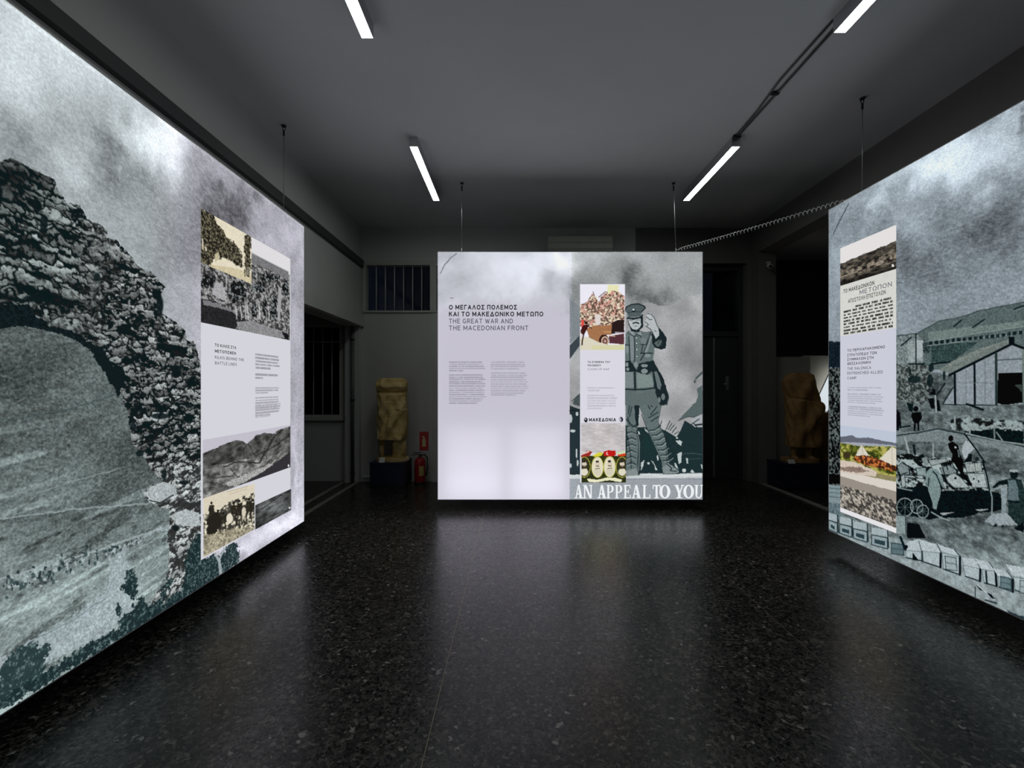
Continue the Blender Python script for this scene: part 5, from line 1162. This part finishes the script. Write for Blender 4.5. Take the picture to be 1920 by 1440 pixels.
# ---- centre panel (plane y = CY, runs along x)
CY = 5.497; SC = F / CY
CX0, CX1, CZ0, CZ1 = (821 - VX) / SC, (1317 - VX) / SC, CAMZ - (936.5 - VY) / SC, CAMZ + (VY - 472.5) / SC
centre = thing('lightbox_panel', 'backlit centre panel with the introduction text and a beckoning soldier picture', 'light panel', ((CX0 + CX1) / 2, CY, CZ0))
cols = np.linspace(821, 1317, 560); rows = np.linspace(472.5, 936.5, 520)
PP, QQ = np.meshgrid(cols, rows); XX = (PP - VX) / SC; ZZ = CAMZ + (VY - QQ) / SC
pts = np.stack([XX, np.full_like(XX, CY), ZZ], -1)
centre_print = grid_print('printed_textile', pts, PP, QQ, XX, ZZ - CAMZ, paint_centre, centre)
centre_print['label'] = 'backlit print: white text field beside a monochrome soldier picture'
frame_parts(centre, 0, CX0, CX1, CZ0, CZ1, CY, CY + 0.14)
def cpt(x, y, d=0.0): return ((x - VX) / SC, CY - d, CAMZ + (VY - y) / SC)
for s_, x0, x1, y0, y1, mt, bd in [('Ο ΜΕΓΑΛΟΣ ΠΟΛΕΜΟΣ', 841.8, 969.2, 571.6, 580.6, 'ink_black', .034), ('ΚΑΙ ΤΟ ΜΑΚΕΔΟΝΙΚΟ ΜΕΤΩΠΟ', 841.8, 1018.7, 584.3, 593.4, 'ink_black', .034),
                               ('THE GREAT WAR AND', 841.8, 961.8, 597.5, 606.6, 'ink_grey', .014), ('THE MACEDONIAN FRONT', 841.8, 990.5, 610.3, 619.4, 'ink_grey', .014),
                               ('ΤΑ ΣΥΝΝΕΦΑ ΤΟΥ', 1101.7, 1144, 676.8, 680.7, 'ink_black', .030), ('ΠΟΛΕΜΟΥ', 1101.7, 1126.7, 683.2, 687, 'ink_black', .030), ('CLOUDS OF WAR', 1101.9, 1142, 690.5, 693.9, 'ink_grey', 0.0),
                               ('ΜΑΚΕΔΟΝΙΑ', 1104.3, 1154.9, 783.6, 790.4, 'ink_black', .05)]:
    text_part('heading_text', s_, centre_print, cpt(x0, y1), (1, 0, 0), (x1 - x0) / SC, (y1 - y0) / SC, M[mt], bd, (0, -1, 0))

# roman display capitals of the picture's title, drawn as outlines (unit height, unit width)
def glyph(ch):
    S = 0.07
    def st(x, w=0.26): return [(x, 0), (x + w, 0), (x + w, 1), (x, 1)]
    def bar(x0, x1, y0, y1): return [(x0, y0), (x1, y0), (x1, y1), (x0, y1)]
    def ring(cx, cy, rx, ry, ix, iy, a0=0, a1=360, n=28):
        out = []
        for k in range(n):
            a, b = math.radians(a0 + (a1 - a0) * k / n), math.radians(a0 + (a1 - a0) * (k + 1) / n)
            out.append([(cx + rx * math.cos(a), cy + ry * math.sin(a)), (cx + rx * math.cos(b), cy + ry * math.sin(b)), (cx + ix * math.cos(b), cy + iy * math.sin(b)), (cx + ix * math.cos(a), cy + iy * math.sin(a))])
        return out
    if ch == 'A': return [[(0.12, 0), (0.24, 0), (0.52, 1), (0.40, 1)], [(0.62, 0), (0.92, 0), (0.60, 1), (0.40, 1)], bar(0.26, 0.72, 0.28, 0.37), bar(0.0, 0.36, 0, S), bar(0.52, 1.0, 0, S)]
    if ch == 'N': return [st(0.10, 0.13), st(0.80, 0.13), [(0.10, 1), (0.36, 1), (0.93, 0), (0.70, 0)], bar(0, 0.34, 0, S), bar(0, 0.3, 1 - S, 1), bar(0.66, 1.0, 1 - S, 1)]
    if ch == 'P': return [st(0.10), bar(0, 0.50, 0, S), bar(0, 0.5, 1 - S, 1), bar(0.3, 0.55, 0.42, 0.42 + S)] + ring(0.52, 0.71, 0.48, 0.29, 0.18, 0.215, -90, 90, 14)
    if ch == 'E': return [st(0.10), bar(0, 0.95, 0, S), bar(0, 0.95, 1 - S, 1), bar(0.3, 0.68, 0.47, 0.47 + S), bar(0.88, 1.0, 0, 0.26), bar(0.86, 0.97, 0.74, 1), bar(0.62, 0.72, 0.36, 0.66)]
    if ch == 'L': return [st(0.10), bar(0, 0.95, 0, S), bar(0, 0.52, 1 - S, 1), bar(0.88, 1.0, 0, 0.30)]
    if ch == 'T': return [st(0.37), bar(0.22, 0.78, 0, S), bar(0.0, 1.0, 1 - S * 1.2, 1), bar(0.0, 0.11, 0.70, 1), bar(0.89, 1.0, 0.70, 1)]
    if ch == 'O': return ring(0.5, 0.5, 0.5, 0.51, 0.23, 0.43)
    if ch == 'Y': return [[(0.37, 0), (0.63, 0), (0.63, 0.46), (0.37, 0.46)], [(0.08, 1), (0.36, 1), (0.63, 0.40), (0.37, 0.40)], [(0.78, 1), (0.90, 1), (0.63, 0.40), (0.52, 0.46)], bar(0.2, 0.8, 0, S), bar(0, 0.44, 1 - S, 1), bar(0.68, 1.0, 1 - S, 1)]
    if ch == 'U': return [[(0.10, 0.30), (0.36, 0.30), (0.36, 1), (0.10, 1)], [(0.80, 0.30), (0.92, 0.30), (0.92, 1), (0.80, 1)], bar(0, 0.46, 1 - S, 1), bar(0.68, 1.0, 1 - S, 1)] + ring(0.51, 0.31, 0.41, 0.32, 0.22, 0.24, 180, 360, 14)
for word in ([('A', 150, 238), ('N', 240, 336)], [('A', 388, 482), ('P', 485, 557), ('P', 573, 647), ('E', 663, 733), ('A', 743, 842), ('L', 858, 938)], [('T', 962, 1044), ('O', 1032, 1146)], [('Y', 1186, 1290), ('O', 1280, 1392), ('U', 1398, 1482)]):
    for ch, a, b in word:
        m = MB()
        x0, x1 = 1050 + a / 5.54, 1050 + b / 5.54; yb, yt = 934.2, 909.3
        for q in glyph(ch):
            m.add([cpt(x0 + p[0] * (x1 - x0), yb + p[1] * (yt - yb), 0.0014) for p in q], [tuple(range(len(q)))])
        m.build('title_letter', M['ink_white'], centre_print)
for x0, x1 in ((828, 945), (953, 1066)):
    xc = ((x0 + x1) / 2 - VX) / SC; wd = (x1 - x0) / SC * 0.90
    for hgt, pw in ((0.28, 0.10), (0.55, 0.14), (0.85, 0.16)):
        led(centre, 'led_row', (xc, CY + 0.125, CZ0 + 0.02 + hgt / 2), (-math.pi / 2, 0, 0), wd, hgt, pw * 3.4)

# ---- right panel (plane x = RX, runs along y, read towards the viewer)
RX, RY0, RY1, RZ0, RZ1 = 2.94, 1.20, 4.25, CAMZ - 1.35, CAMZ + 1.65
right = thing('lightbox_panel', 'huge backlit panel on the right showing an army camp with sheds, cart and crates', 'light panel', (RX, (RY0 + RY1) / 2, RZ0))
cols = np.concatenate([[VX + F * RX / RY1], np.arange(1555, 1935, 1.05), np.linspace(1936, VX + F * RX / RY0, 200)])
yy = F * RX / (cols - VX); zr = np.linspace(RZ1, RZ0, 680)
YY, ZZ = np.meshgrid(yy, zr); PP = np.broadcast_to(cols, YY.shape); QQ = VY - F * (ZZ - CAMZ) / YY
pts = np.stack([np.full_like(YY, RX), YY, ZZ], -1)
right_print = grid_print('printed_textile', pts, PP, QQ, -YY, ZZ - CAMZ, paint_right, right)
right_print['label'] = 'backlit print of an army camp under a smoky sky'
frame_parts(right, 1, RY0, RY1, RZ0, RZ1, RX, RX + 0.14)
def ry(p): return F * RX / (p - VX)
for s_, p0, p1, zt, zb, mt, bd in [('ΤΟ ΠΕΡΙΧΑΡΑΚΩΜΕΝΟ', 1589, 1659.5, .3256, .302, 'ink_black', .016), ('ΣΤΡΑΤΟΠΕΔΟ ΤΩΝ', 1589, 1644, .285, .261, 'ink_black', .016), ('ΣΥΜΜΑΧΩΝ ΣΤΗ', 1589, 1638, .247, .223, 'ink_black', .016),
                               ('ΘΕΣΣΑΛΟΝΙΚΗ', 1589, 1632.7, .210, .186, 'ink_black', .016), ('THE SALONICA', 1589, 1633.5, .166, .142, 'ink_grey', .014), ('ENTRENCHED ALLIED', 1589, 1655.6, .126, .102, 'ink_grey', .014), ('CAMP', 1589, 1606, .083, .059, 'ink_grey', .014),
                               ('ΤΟ ΜΑΚΕΔΟΝΙΚΟΝ', 1581.5, 1639.6, .865, .829, 'ink_black', .022), ('ΜΕΤΩΠΟΝ', 1612, 1672.4, .818, .780, 'ink_grey', 0.0), ('ΑΠΟΣΤΟΛΗ ΕΠΙΣΤΟΛΩΝ', 1590.6, 1661, .766, .731, 'ink_black', .014)]:
    text_part('heading_text', s_, right_print, (RX, ry(p0), CAMZ + zb), (0, -1, 0), ry(p0) - ry(p1), zt - zb, M[mt], bd, (-1, 0, 0))

# ================================================================== SUSPENSION, LAMPS, CABLES
def hang(x, y, ztop, label, x2=None):
    o = thing('suspension_cable', label, 'cable', (x, y, ztop), 'steel cables holding the light panels')
    x2 = x if x2 is None else x2
    MB().tube([(x, y, CEIL_Z - 0.10), (x2, y, ztop + 0.055)], 0.0035, 6).build('wire', M['steel'], o)
    m = MB().lathe([(0.002, 0), (0.022, 0.0), (0.022, 0.008), (0.006, 0.012)], x, y, CEIL_Z - 0.0125, 12)
    m.build('ceiling_rose', M['blackmetal'], o)
    ring_ = [(x + 0.013 * math.cos(a), y, CEIL_Z - 0.032 + 0.018 * math.sin(a)) for a in np.linspace(-0.5 * math.pi, 1.5 * math.pi, 13)]
    MB().tube(ring_, 0.004, 6).build('hook', M['blackmetal'], o)
    MB().lathe([(0.003, 0), (0.009, 0.008), (0.009, 0.05), (0.003, 0.058)], x, y, CEIL_Z - 0.105, 10).build('turnbuckle', M['blackmetal'], o)
    MB().lathe([(0.012, 0.0), (0.012, 0.012), (0.005, 0.02), (0.005, 0.06)], x2, y, ztop + 0.0005, 10).build('clamp', M['steel'], o)
    return o
hang(-2.218, 4.345, LZ1 + 0.006, 'thin wire and dark hook at the far end of the left stone arch panel')
hang(-2.218, 1.90, LZ1 + 0.006, 'thin wire at the near end of the left stone arch panel')
hang(-0.655, CY + 0.07, CZ1 + 0.006, 'thin wire above the text side of the centre panel')
hang(1.945, CY + 0.07, CZ1 + 0.006, 'thin wire above the soldier side of the centre panel', 1.972)
hang(3.01, 3.93, RZ1 + 0.006, 'thin wire and dark hook at the far end of the right camp panel')
hang(3.01, 1.60, RZ1 + 0.006, 'thin wire at the near end of the right camp panel')

def lamp(x, y0, y1, label):
    o = thing('ceiling_light', label, 'lamp', (x, (y0 + y1) / 2, CEIL_Z), 'slim batten lights on the ceiling')
    w_, h_ = 0.042, 0.098; z = CEIL_Z - h_; t = 0.004
    m = MB(); m.box(x - w_, x - w_ + t, y0, y1, z, CEIL_Z - 0.0005); m.box(x + w_ - t, x + w_, y0, y1, z, CEIL_Z - 0.0005); m.box(x - w_ + t, x + w_ - t, y0, y1, CEIL_Z - 0.006, CEIL_Z - 0.0005)
    m.build('housing', M['alu'], o)
    for a, b in ((y0 - 0.004, y0), (y1, y1 + 0.004)):
        MB().box(x - w_, x + w_, a, b, z, CEIL_Z - 0.0005).build('end_cap', M['alu'], o)
    MB().box(x - w_ + t + 0.0005, x + w_ - t - 0.0005, y0 + 0.0005, y1 - 0.0005, z + 0.001, z + 0.006).build('diffuser', M['tube'], o)
lamp(-1.02, 4.55, 5.87, 'slim ceiling light left of the centre panel, the farther of the left pair')
lamp(-1.02, 1.81, 3.13, 'slim ceiling light cut by the top edge, nearer of the left pair')
lamp(2.215, 4.55, 5.87, 'slim ceiling light above the soldier picture, the farther of the right pair')
lamp(2.205, 1.76, 3.08, 'slim ceiling light cut by the top edge, nearer of the right pair')
o = thing('ceiling_conduit', 'two thin grey cables running along the ceiling between the right lights', 'cable', (2.18, 3.8, CEIL_Z))
MB().tube([(2.165, 3.086, CEIL_Z - 0.009), (2.155, 3.7, CEIL_Z - 0.009), (2.19, 4.1, CEIL_Z - 0.009), (2.195, 4.545, CEIL_Z - 0.009)], 0.008, 8).build('cable', M['grime'], o)
MB().tube([(2.225, 3.086, CEIL_Z - 0.010), (2.222, 4.545, CEIL_Z - 0.010)], 0.0095, 8).build('cable', M['grime'], o)
MB().box(2.17, 2.24, 3.835, 3.865, CEIL_Z - 0.024, CEIL_Z - 0.0005, 0.003).build('clip', M['blackmetal'], o)
MB().box(2.17, 2.245, 4.50, 4.53, CEIL_Z - 0.030, CEIL_Z - 0.0005, 0.003).build('clip', M['blackmetal'], o)

# white coiled cable sagging from the centre panel to the right panel
pa, pb = Vector((1.985, CY + 0.07, CZ1 + 0.045)), Vector((2.995, 4.10, RZ1 + 0.036))
n_t, per = 46, 10; path = []
d = (pb - pa); side = d.cross(Vector((0, 0, 1))).normalized(); upv = Vector((0, 0, 1))
for k in range(n_t * per + 1):
    t = k / (n_t * per); c = pa + d * t; c.z -= 0.012 * 4 * t * (1 - t)
    a = 2 * math.pi * n_t * t; r_ = 0.0165 * min(1, min(t, 1 - t) * 25)
    path.append(c + side * (r_ * math.cos(a)) + upv * (r_ * math.sin(a)))
tag(MB().tube(path, 0.0036, 5).build('coiled_cable', M['coil']), 'white coiled cable sagging from the centre panel to the right panel', 'cable')

# ================================================================== FURNISHINGS AT THE BACK WALL
o = thing('air_conditioner', 'pale wall air conditioner showing above the centre panel', 'air conditioner', (1.0, BWY, 3.52))
m = MB().prism([(BWY - 0.0008, 3.53), (BWY - 0.0008, 3.83), (BWY - 0.17, 3.83), (BWY - 0.205, 3.80), (BWY - 0.21, 3.62), (BWY - 0.15, 3.53)], 0, 0.505, 1.495)
m.build('casing', M['acplastic'], o)
MB().prism([(BWY - 0.2105, 3.615), (BWY - 0.153, 3.532), (BWY - 0.156, 3.527), (BWY - 0.215, 3.612)], 0, 0.54, 1.46).build('louvre', M['acplastic'], o)
MB().box(0.52, 1.48, BWY - 0.2115, BWY - 0.2075, 3.70, 3.704).build('seam', M['grime'], o)

# rain pipe at the end of the left wall
o = thing('drain_pipe', 'dark vertical pipe at the corner beside the left opening', 'pipe', (-2.51, 7.0, 0))
MB().tube([(-2.515, 7.012, 0.0135), (-2.515, 7.012, OLZ - 0.001)], 0.026, 12).build('pipe_run', M['grime'], o)
for z in (1.27, 0.15, 2.2):
    MB().lathe([(0.027, 0), (0.034, 0.004), (0.034, 0.03), (0.027, 0.034)], -2.515, 7.012, z, 12).build('bracket', M['blackmetal'], o)

# ---------------------------------------------------------------- statues
def statue(name, label, loc, mat, H, W, D, seed, kind):
    root = thing(name, label, 'statue', loc)
    x0, y0, z0 = loc
    nz, na = 110, 120
    hem = 0.26 if kind == 0 else 0.17
    if kind == 0:                        # profile: height fraction, half width, half depth, centre shift
        prof = [(hem, .44, .62, -.04), (.34, .45, .64, -.02), (.45, .45, .66, .0), (.58, .45, .66, .0), (.66, .46, .62, -.01), (.78, .45, .60, -.02), (.88, .48, .58, -.02), (.94, .49, .52, -.02), (.975, .45, .44, -.02), (1.0, .36, .30, -.04)]
    else:
        prof = [(hem, .42, .60, .05), (.30, .42, .62, .04), (.42, .43, .66, .05), (.55, .44, .70, .06), (.64, .44, .68, .04), (.74, .42, .62, .0), (.84, .43, .60, -.04), (.92, .41, .56, -.06), (.97, .34, .46, -.06), (1.0, .22, .28, -.06)]
    ph = np.array([p[0] for p in prof])
    rnd = np.random.RandomState(seed)
    vs, fs = [], []
    for i in range(nz):
        h = hem + (1 - hem) * i / (nz - 1)
        hw = np.interp(h, ph, [p[1] for p in prof]) * W; hd = np.interp(h, ph, [p[2] for p in prof]) * D; cx = np.interp(h, ph, [p[3] for p in prof]) * W
        for k in range(na):
            a = 2 * math.pi * k / na
            ca_, sa_ = math.cos(a), math.sin(a)
            e = 0.75
            x = hw * math.copysign(abs(ca_) ** e, ca_); y = hd * 0.55 * math.copysign(abs(sa_) ** e, sa_)
            f = 0.0
            front = max(0.0, -sa_)
            if kind == 0:
                if h < 0.86:
                    s1 = h * 5.2 - (x / W) * 3.4            # folds sweeping from the right shoulder to the left hip
                    f += 0.046 * (0.5 + 0.5 * math.sin(s1 * 3.6)) ** 1.6 * front * (1 if h < 0.72 else 0.55)
                    f += 0.022 * math.sin(x / W * 26 + 3 * h) * (1 - h) * front
                if 0.80 < h < 0.86: f -= 0.055 * front * math.exp(-((h - 0.83) / 0.018) ** 2)      # hollow below the bent arm
                if 0.86 <= h < 0.95: f += 0.035 * front * math.sin((h - 0.86) / 0.09 * math.pi)
                if h < 0.62 and x > 0.18 * W: f += 0.030 * (0.5 + 0.5 * math.sin(x / W * 40)) * (0.62 - h) + 0.012
                if 0.30 < h < 0.62 and abs(x - 0.22 * W) < 0.05 * W: f -= 0.045
            else:
                s1 = h * 4.2 + (x / W) * -3.0
                f += 0.044 * (0.5 + 0.5 * math.sin(s1 * 3.9 + 1)) ** 1.6 * front
                f += 0.024 * math.sin(x / W * 24) * (1 - h) * front
                if 0.66 < h < 0.74: f -= 0.02 * front * math.exp(-((h - 0.70 + 0.1 * x) / 0.012) ** 2)
                if 0.42 < h < 0.70 and x > 0.15 * W: f += 0.035 * math.sin((h - 0.42) / 0.28 * math.pi)
            f += 0.004 * (rnd.rand() - 0.5) + 0.006 * math.sin(9 * a + 31 * h + seed)
            g_ = 1 + f / max(0.08, math.hypot(x, y))
            vs.append((x0 + cx + x * g_, y0 + y * g_, z0 + h * H))
        if i:
            for k in range(na):
                fs.append(((i - 1) * na + k, (i - 1) * na + (k + 1) % na, i * na + (k + 1) % na, i * na + k))
    fs.append(tuple(range(na))[::-1])
    top = len(vs); vs.append((x0 - 0.04 * W, y0, z0 + H * 0.985))
    for k in range(na): fs.append(((nz - 1) * na + k, (nz - 1) * na + (k + 1) % na, top))
    MB().add(vs, fs, True).build('draped_body', mat, root)
    if kind == 0:
        MB().tube([(x0 - 0.34 * W, y0 - 0.01, z0 + 0.05), (x0 - 0.35 * W, y0 - 0.005, z0 + 0.16), (x0 - 0.33 * W, y0, z0 + hem * H + 0.02)], [0.040, 0.036, 0.046], 14).build('leg', mat, root)
        m = MB().tube([(x0 + 0.22 * W, y0, z0 + 0.03), (x0 + 0.22 * W, y0, z0 + 0.18), (x0 + 0.20 * W, y0, z0 + hem * H + 0.03)], [0.115, 0.10, 0.10], 16)
        m.build('support', mat, root)
    else:
        for sx in (-0.20, 0.20):
            lg_ = MB().tube([(x0 + sx * W, y0 - 0.01, z0 + 0.05), (x0 + sx * W, y0, z0 + 0.12), (x0 + sx * W + 0.01, y0, z0 + hem * H + 0.02)], [0.050, 0.042, 0.055], 14).build('leg', mat, root)
            m = MB(); m.tube([(x0 + sx * W, y0 + 0.02, z0 + 0.065), (x0 + sx * W * 1.15, y0 - 0.06, z0 + 0.055), (x0 + sx * W * 1.25, y0 - 0.13, z0 + 0.042)], [0.046, 0.040, 0.022], 12); m.build('foot', mat, lg_)
    m = MB(); n = 22; rr = [1 + 0.06 * math.sin(5 * k) for k in range(n)]
    for zz in (0.0005, 0.05):
        for k in range(n):
            a = 2 * math.pi * k / n; m.v.append((x0 + 0.52 * W * rr[k] * math.cos(a), y0 + (0.01 if True else 0) + 0.17 * rr[k] * math.sin(a), z0 + zz))
    m.f += [tuple(range(n))[::-1], tuple(range(n, 2 * n))] + [(k, (k + 1) % n, n + (k + 1) % n, n + k) for k in range(n)]; m.sm = [False] * len(m.f)
    m.build('base', mat, root)
    return root

def plinth(x0, x1, y0, y1, h, label):
    o = thing('plinth', label, 'plinth', ((x0 + x1) / 2, (y0 + y1) / 2, 0), 'navy blue plinths of the two statues')
    MB().box(x0 + 0.01, x1 - 0.01, y0 + 0.01, y1 - 0.01, 0.0006, 0.05).build('foot', M['blackmetal'], o)
    MB().box(x0, x1, y0, y1, 0.05, h - 0.025, 0.004).build('block', M['plinth'], o)
    MB().box(x0 - 0.006, x1 + 0.006, y0 - 0.006, y1 + 0.006, h - 0.025, h, 0.003).build('top_board', M['plinth'], o)
PH = 0.385
plinth(-2.115, -1.605, 6.59, 7.03, PH, 'dark blue plinth beside the fire extinguisher under the ochre statue')
statue('statue', 'ochre headless draped marble statue on blue plinth in the left corner', (-1.84, 6.81, PH + 0.0005), M['marble_gold'], 1.235, 0.47, 0.42, 3, 0)
o = tag(MB().prism([(6.603, PH + 0.001), (6.607, PH + 0.0005), (6.645, PH + 0.072), (6.641, PH + 0.0725)], 0, -1.985, -1.905).build('label_card', M['card']), 'small white card leaning at the feet of the left statue', 'card')

plinth(3.85, 4.62, 6.50, 6.93, PH, 'dark blue plinth under the brown statue in the right opening')
statue('statue', 'brown headless draped statue with feet, right of the centre panel', (4.235, 6.72, PH + 0.0005), M['marble_brown'], 1.31, 0.53, 0.42, 8, 1)
tag(MB().prism([(6.515, PH + 0.001), (6.519, PH + 0.0005), (6.55, PH + 0.055), (6.546, PH + 0.0555)], 0, 3.93, 4.03).build('label_card', M['card']), 'small pale card at the feet of the right statue', 'card')

# partition boards and lit display case in the right-hand room
struct(MB().box(4.0005, 4.62, 7.10, 7.16, 0, 1.96).build('wall_partition', M['partition']), 'low partition behind the right statue')
struct(MB().box(4.625, 6.6, 7.28, 7.34, 0, 1.99).build('wall_partition', M['partition']), 'pale partition behind the lit display case')
o = thing('display_case', 'lit display case with wooden base, mostly hidden behind the right panel', 'display case', (5.3, 6.95, 0))
MB().box(4.665, 6.02, 6.72, 7.16, 0.0006, 1.08, 0.006).build('base_cabinet', M['wood'], o)
MB().box(4.662, 6.035, 6.70, 7.18, 1.08, 1.105, 0.004).build('top_board', M['wood'], o)
MB().prism([(4.66, 1.106), (6.0, 1.106), (5.80, 1.80), (4.99, 1.80)], 1, 7.13, 7.145).build('backlight', M['caselight'], o)
for sg, xa, xb in ((1, 4.645, 4.975), (-1, 6.015, 5.815)):
    for y_ in (6.745, 7.115):
        MB().prism([(xa, 1.106), (xa + sg * 0.012, 1.106), (xb + sg * 0.012, 1.81), (xb, 1.81)], 1, y_, y_ + 0.012).build('edge_frame', M['whiteplastic'], o)
    MB().prism([(xa + sg * 0.004, 1.106), (xa + sg * 0.007, 1.106), (xb + sg * 0.007, 1.805), (xb + sg * 0.004, 1.805)], 1, 6.758, 7.114).build('side_pane', M['glass'], o)
MB().prism([(4.66, 1.106), (6.0, 1.106), (5.81, 1.80), (4.99, 1.80)], 1, 6.748, 6.752).build('front_pane', M['glass'], o)
# small bust inside
o = thing('bust', 'small marble head inside the lit display case', 'bust', (4.90, 6.95, 1.1055))
MB().lathe([(0.05, 0), (0.055, 0.02), (0.03, 0.05), (0.03, 0.09), (0.045, 0.11)], 4.90, 6.95, 1.1056, 18).build('stand', M['marble_pale'], o)
m = MB(); n1, n2 = 16, 20
for i in range(n1 + 1):
    t = math.pi * i / n1
    for k in range(n2):
        a = 2 * math.pi * k / n2
        r_ = math.sin(t); z = -math.cos(t)
        nose = 0.016 * math.exp(-((a - 1.5 * math.pi) / 0.22) ** 2 - ((z + 0.05) / 0.25) ** 2)
        jaw = 0.82 if z < -0.3 else 1.0
        m.v.append((4.90 + 0.062 * r_ * jaw * math.cos(a), 6.95 + (0.075 * jaw * r_ + nose) * math.sin(a), 1.29 + 0.098 * z))
for i in range(n1):
    for k in range(n2):
        m.f.append((i * n2 + k, i * n2 + (k + 1) % n2, (i + 1) * n2 + (k + 1) % n2, (i + 1) * n2 + k)); m.sm.append(True)
m.build('head', M['marble_pale'], o)
m = MB(); m.tube([(4.90 + 0.064 * math.cos(a), 6.95 + 0.07 * math.sin(a), 1.345 + 0.006 * math.sin(8 * a)) for a in np.linspace(0, 2 * math.pi, 40)], 0.018, 8); m.build('hair_roll', M['marble_pale'], o)

# fire extinguisher and its sign
ex, ey = -1.466, 6.985
o = thing('fire_extinguisher', 'red fire extinguisher standing on the floor below its red sign', 'extinguisher', (ex, ey, 0))
cyl_ = MB().lathe([(0.078, 0.0006), (0.084, 0.01), (0.084, 0.335), (0.078, 0.365), (0.055, 0.392), (0.028, 0.405)], ex, ey, 0, 28).build('cylinder', M['red'], o)
MB().lathe([(0.086, 0.0), (0.089, 0.008), (0.089, 0.03), (0.085, 0.034)], ex, ey, 0.0008, 28).build('foot_ring', M['rubber'], o)
valve_ = MB().lathe([(0.024, 0), (0.028, 0.006), (0.026, 0.04), (0.014, 0.05)], ex, ey, 0.402, 16).build('valve_head', M['blackmetal'], o)
m = MB(); m.box(ex - 0.115, ex + 0.03, ey - 0.012, ey + 0.012, 0.470, 0.480, 0.002); m.prism([(ex - 0.12, 0.435), (ex - 0.02, 0.452), (ex - 0.02, 0.462), (ex - 0.122, 0.444)], 1, ey - 0.012, ey + 0.012); m.build('squeeze_handle', M['blackmetal'], o)
MB().tube([(ex + 0.02, ey, 0.43), (ex + 0.07, ey - 0.01, 0.452), (ex + 0.115, ey - 0.02, 0.40), (ex + 0.118, ey - 0.02, 0.25), (ex + 0.10, ey - 0.03, 0.12)], [0.010, 0.010, 0.010, 0.010, 0.012], 10).build('hose', M['rubber'], o)
m = MB()
for k in range(9):
    a = -math.pi / 2 + 0.15 + (k - 1) * 0.11
    for z in (0.13, 0.28): m.v.append((ex + 0.0848 * math.cos(a), ey + 0.0848 * math.sin(a), z))
for k in range(8): m.f.append((2 * k, 2 * k + 2, 2 * k + 3, 2 * k + 1)); m.sm.append(True)
m.build('paper_label', M['labelpaper'], cyl_)
MB().lathe([(0.014, 0), (0.014, 0.01)], ex + 0.0, ey - 0.03, 0.42, 12).build('gauge', M['alu'], valve_)
sx, sz = -1.440, 0.485
o = thing('safety_sign', 'small red sign with a pale extinguisher symbol on the back wall', 'sign', (sx, BWY, sz))
MB().box(sx - 0.072, sx + 0.072, BWY - 0.005, BWY - 0.0008, sz, sz + 0.295, 0.001).build('plate', M['signred'], o)
m = MB()
m.prism([(sx - 0.028, sz + 0.06), (sx + 0.028, sz + 0.06), (sx + 0.028, sz + 0.17), (sx + 0.012, sz + 0.195), (sx - 0.012, sz + 0.195), (sx - 0.028, sz + 0.17)], 1, BWY - 0.0062, BWY - 0.0052)
m.prism([(sx - 0.010, sz + 0.195), (sx + 0.010, sz + 0.195), (sx + 0.010, sz + 0.225), (sx - 0.010, sz + 0.225)], 1, BWY - 0.0062, BWY - 0.0052)
m.prism([(sx - 0.036, sz + 0.215), (sx - 0.010, sz + 0.205), (sx - 0.010, sz + 0.222), (sx - 0.034, sz + 0.228)], 1, BWY - 0.0062, BWY - 0.0052)
m.build('symbol', M['signyellow'], o)

# security camera on the pillar at the right
o = thing('security_camera', 'small pale security camera on the pillar right of the centre panel', 'camera', (3.83, OR1, 3.30))
MB().lathe([(0.03, 0), (0.03, 0.012)], 3.86, OR1 - 0.035, 3.38, 14).build('mount_plate', M['whiteplastic'], o)
MB().box(3.845, 3.875, OR1 - 0.06, OR1 - 0.0006, 3.345, 3.395, 0.003).build('bracket', M['whiteplastic'], o)
m = MB().tube([(3.86, OR1 - 0.05, 3.345), (3.84, OR1 - 0.10, 3.315), (3.80, OR1 - 0.20, 3.285)], [0.03, 0.034, 0.034], 16); cb_ = m.build('camera_body', M['whiteplastic'], o)
MB().tube([(3.799, OR1 - 0.2025, 3.2845), (3.797, OR1 - 0.208, 3.283)], [0.026, 0.022], 14).build('lens', M['blackmetal'], cb_)

# cable trunking and sockets near the floor of the back wall
o = thing('wall_socket', 'small white wall box low beside the blue plinth', 'socket', (-2.33, BWY, 0.06))
MB().box(-2.39, -2.28, BWY - 0.04, BWY - 0.0165, 0.062, 0.10, 0.003).build('cover', M['whiteplastic'], o)

for ob in bpy.data.objects:
    if '_org' in ob: del ob['_org']
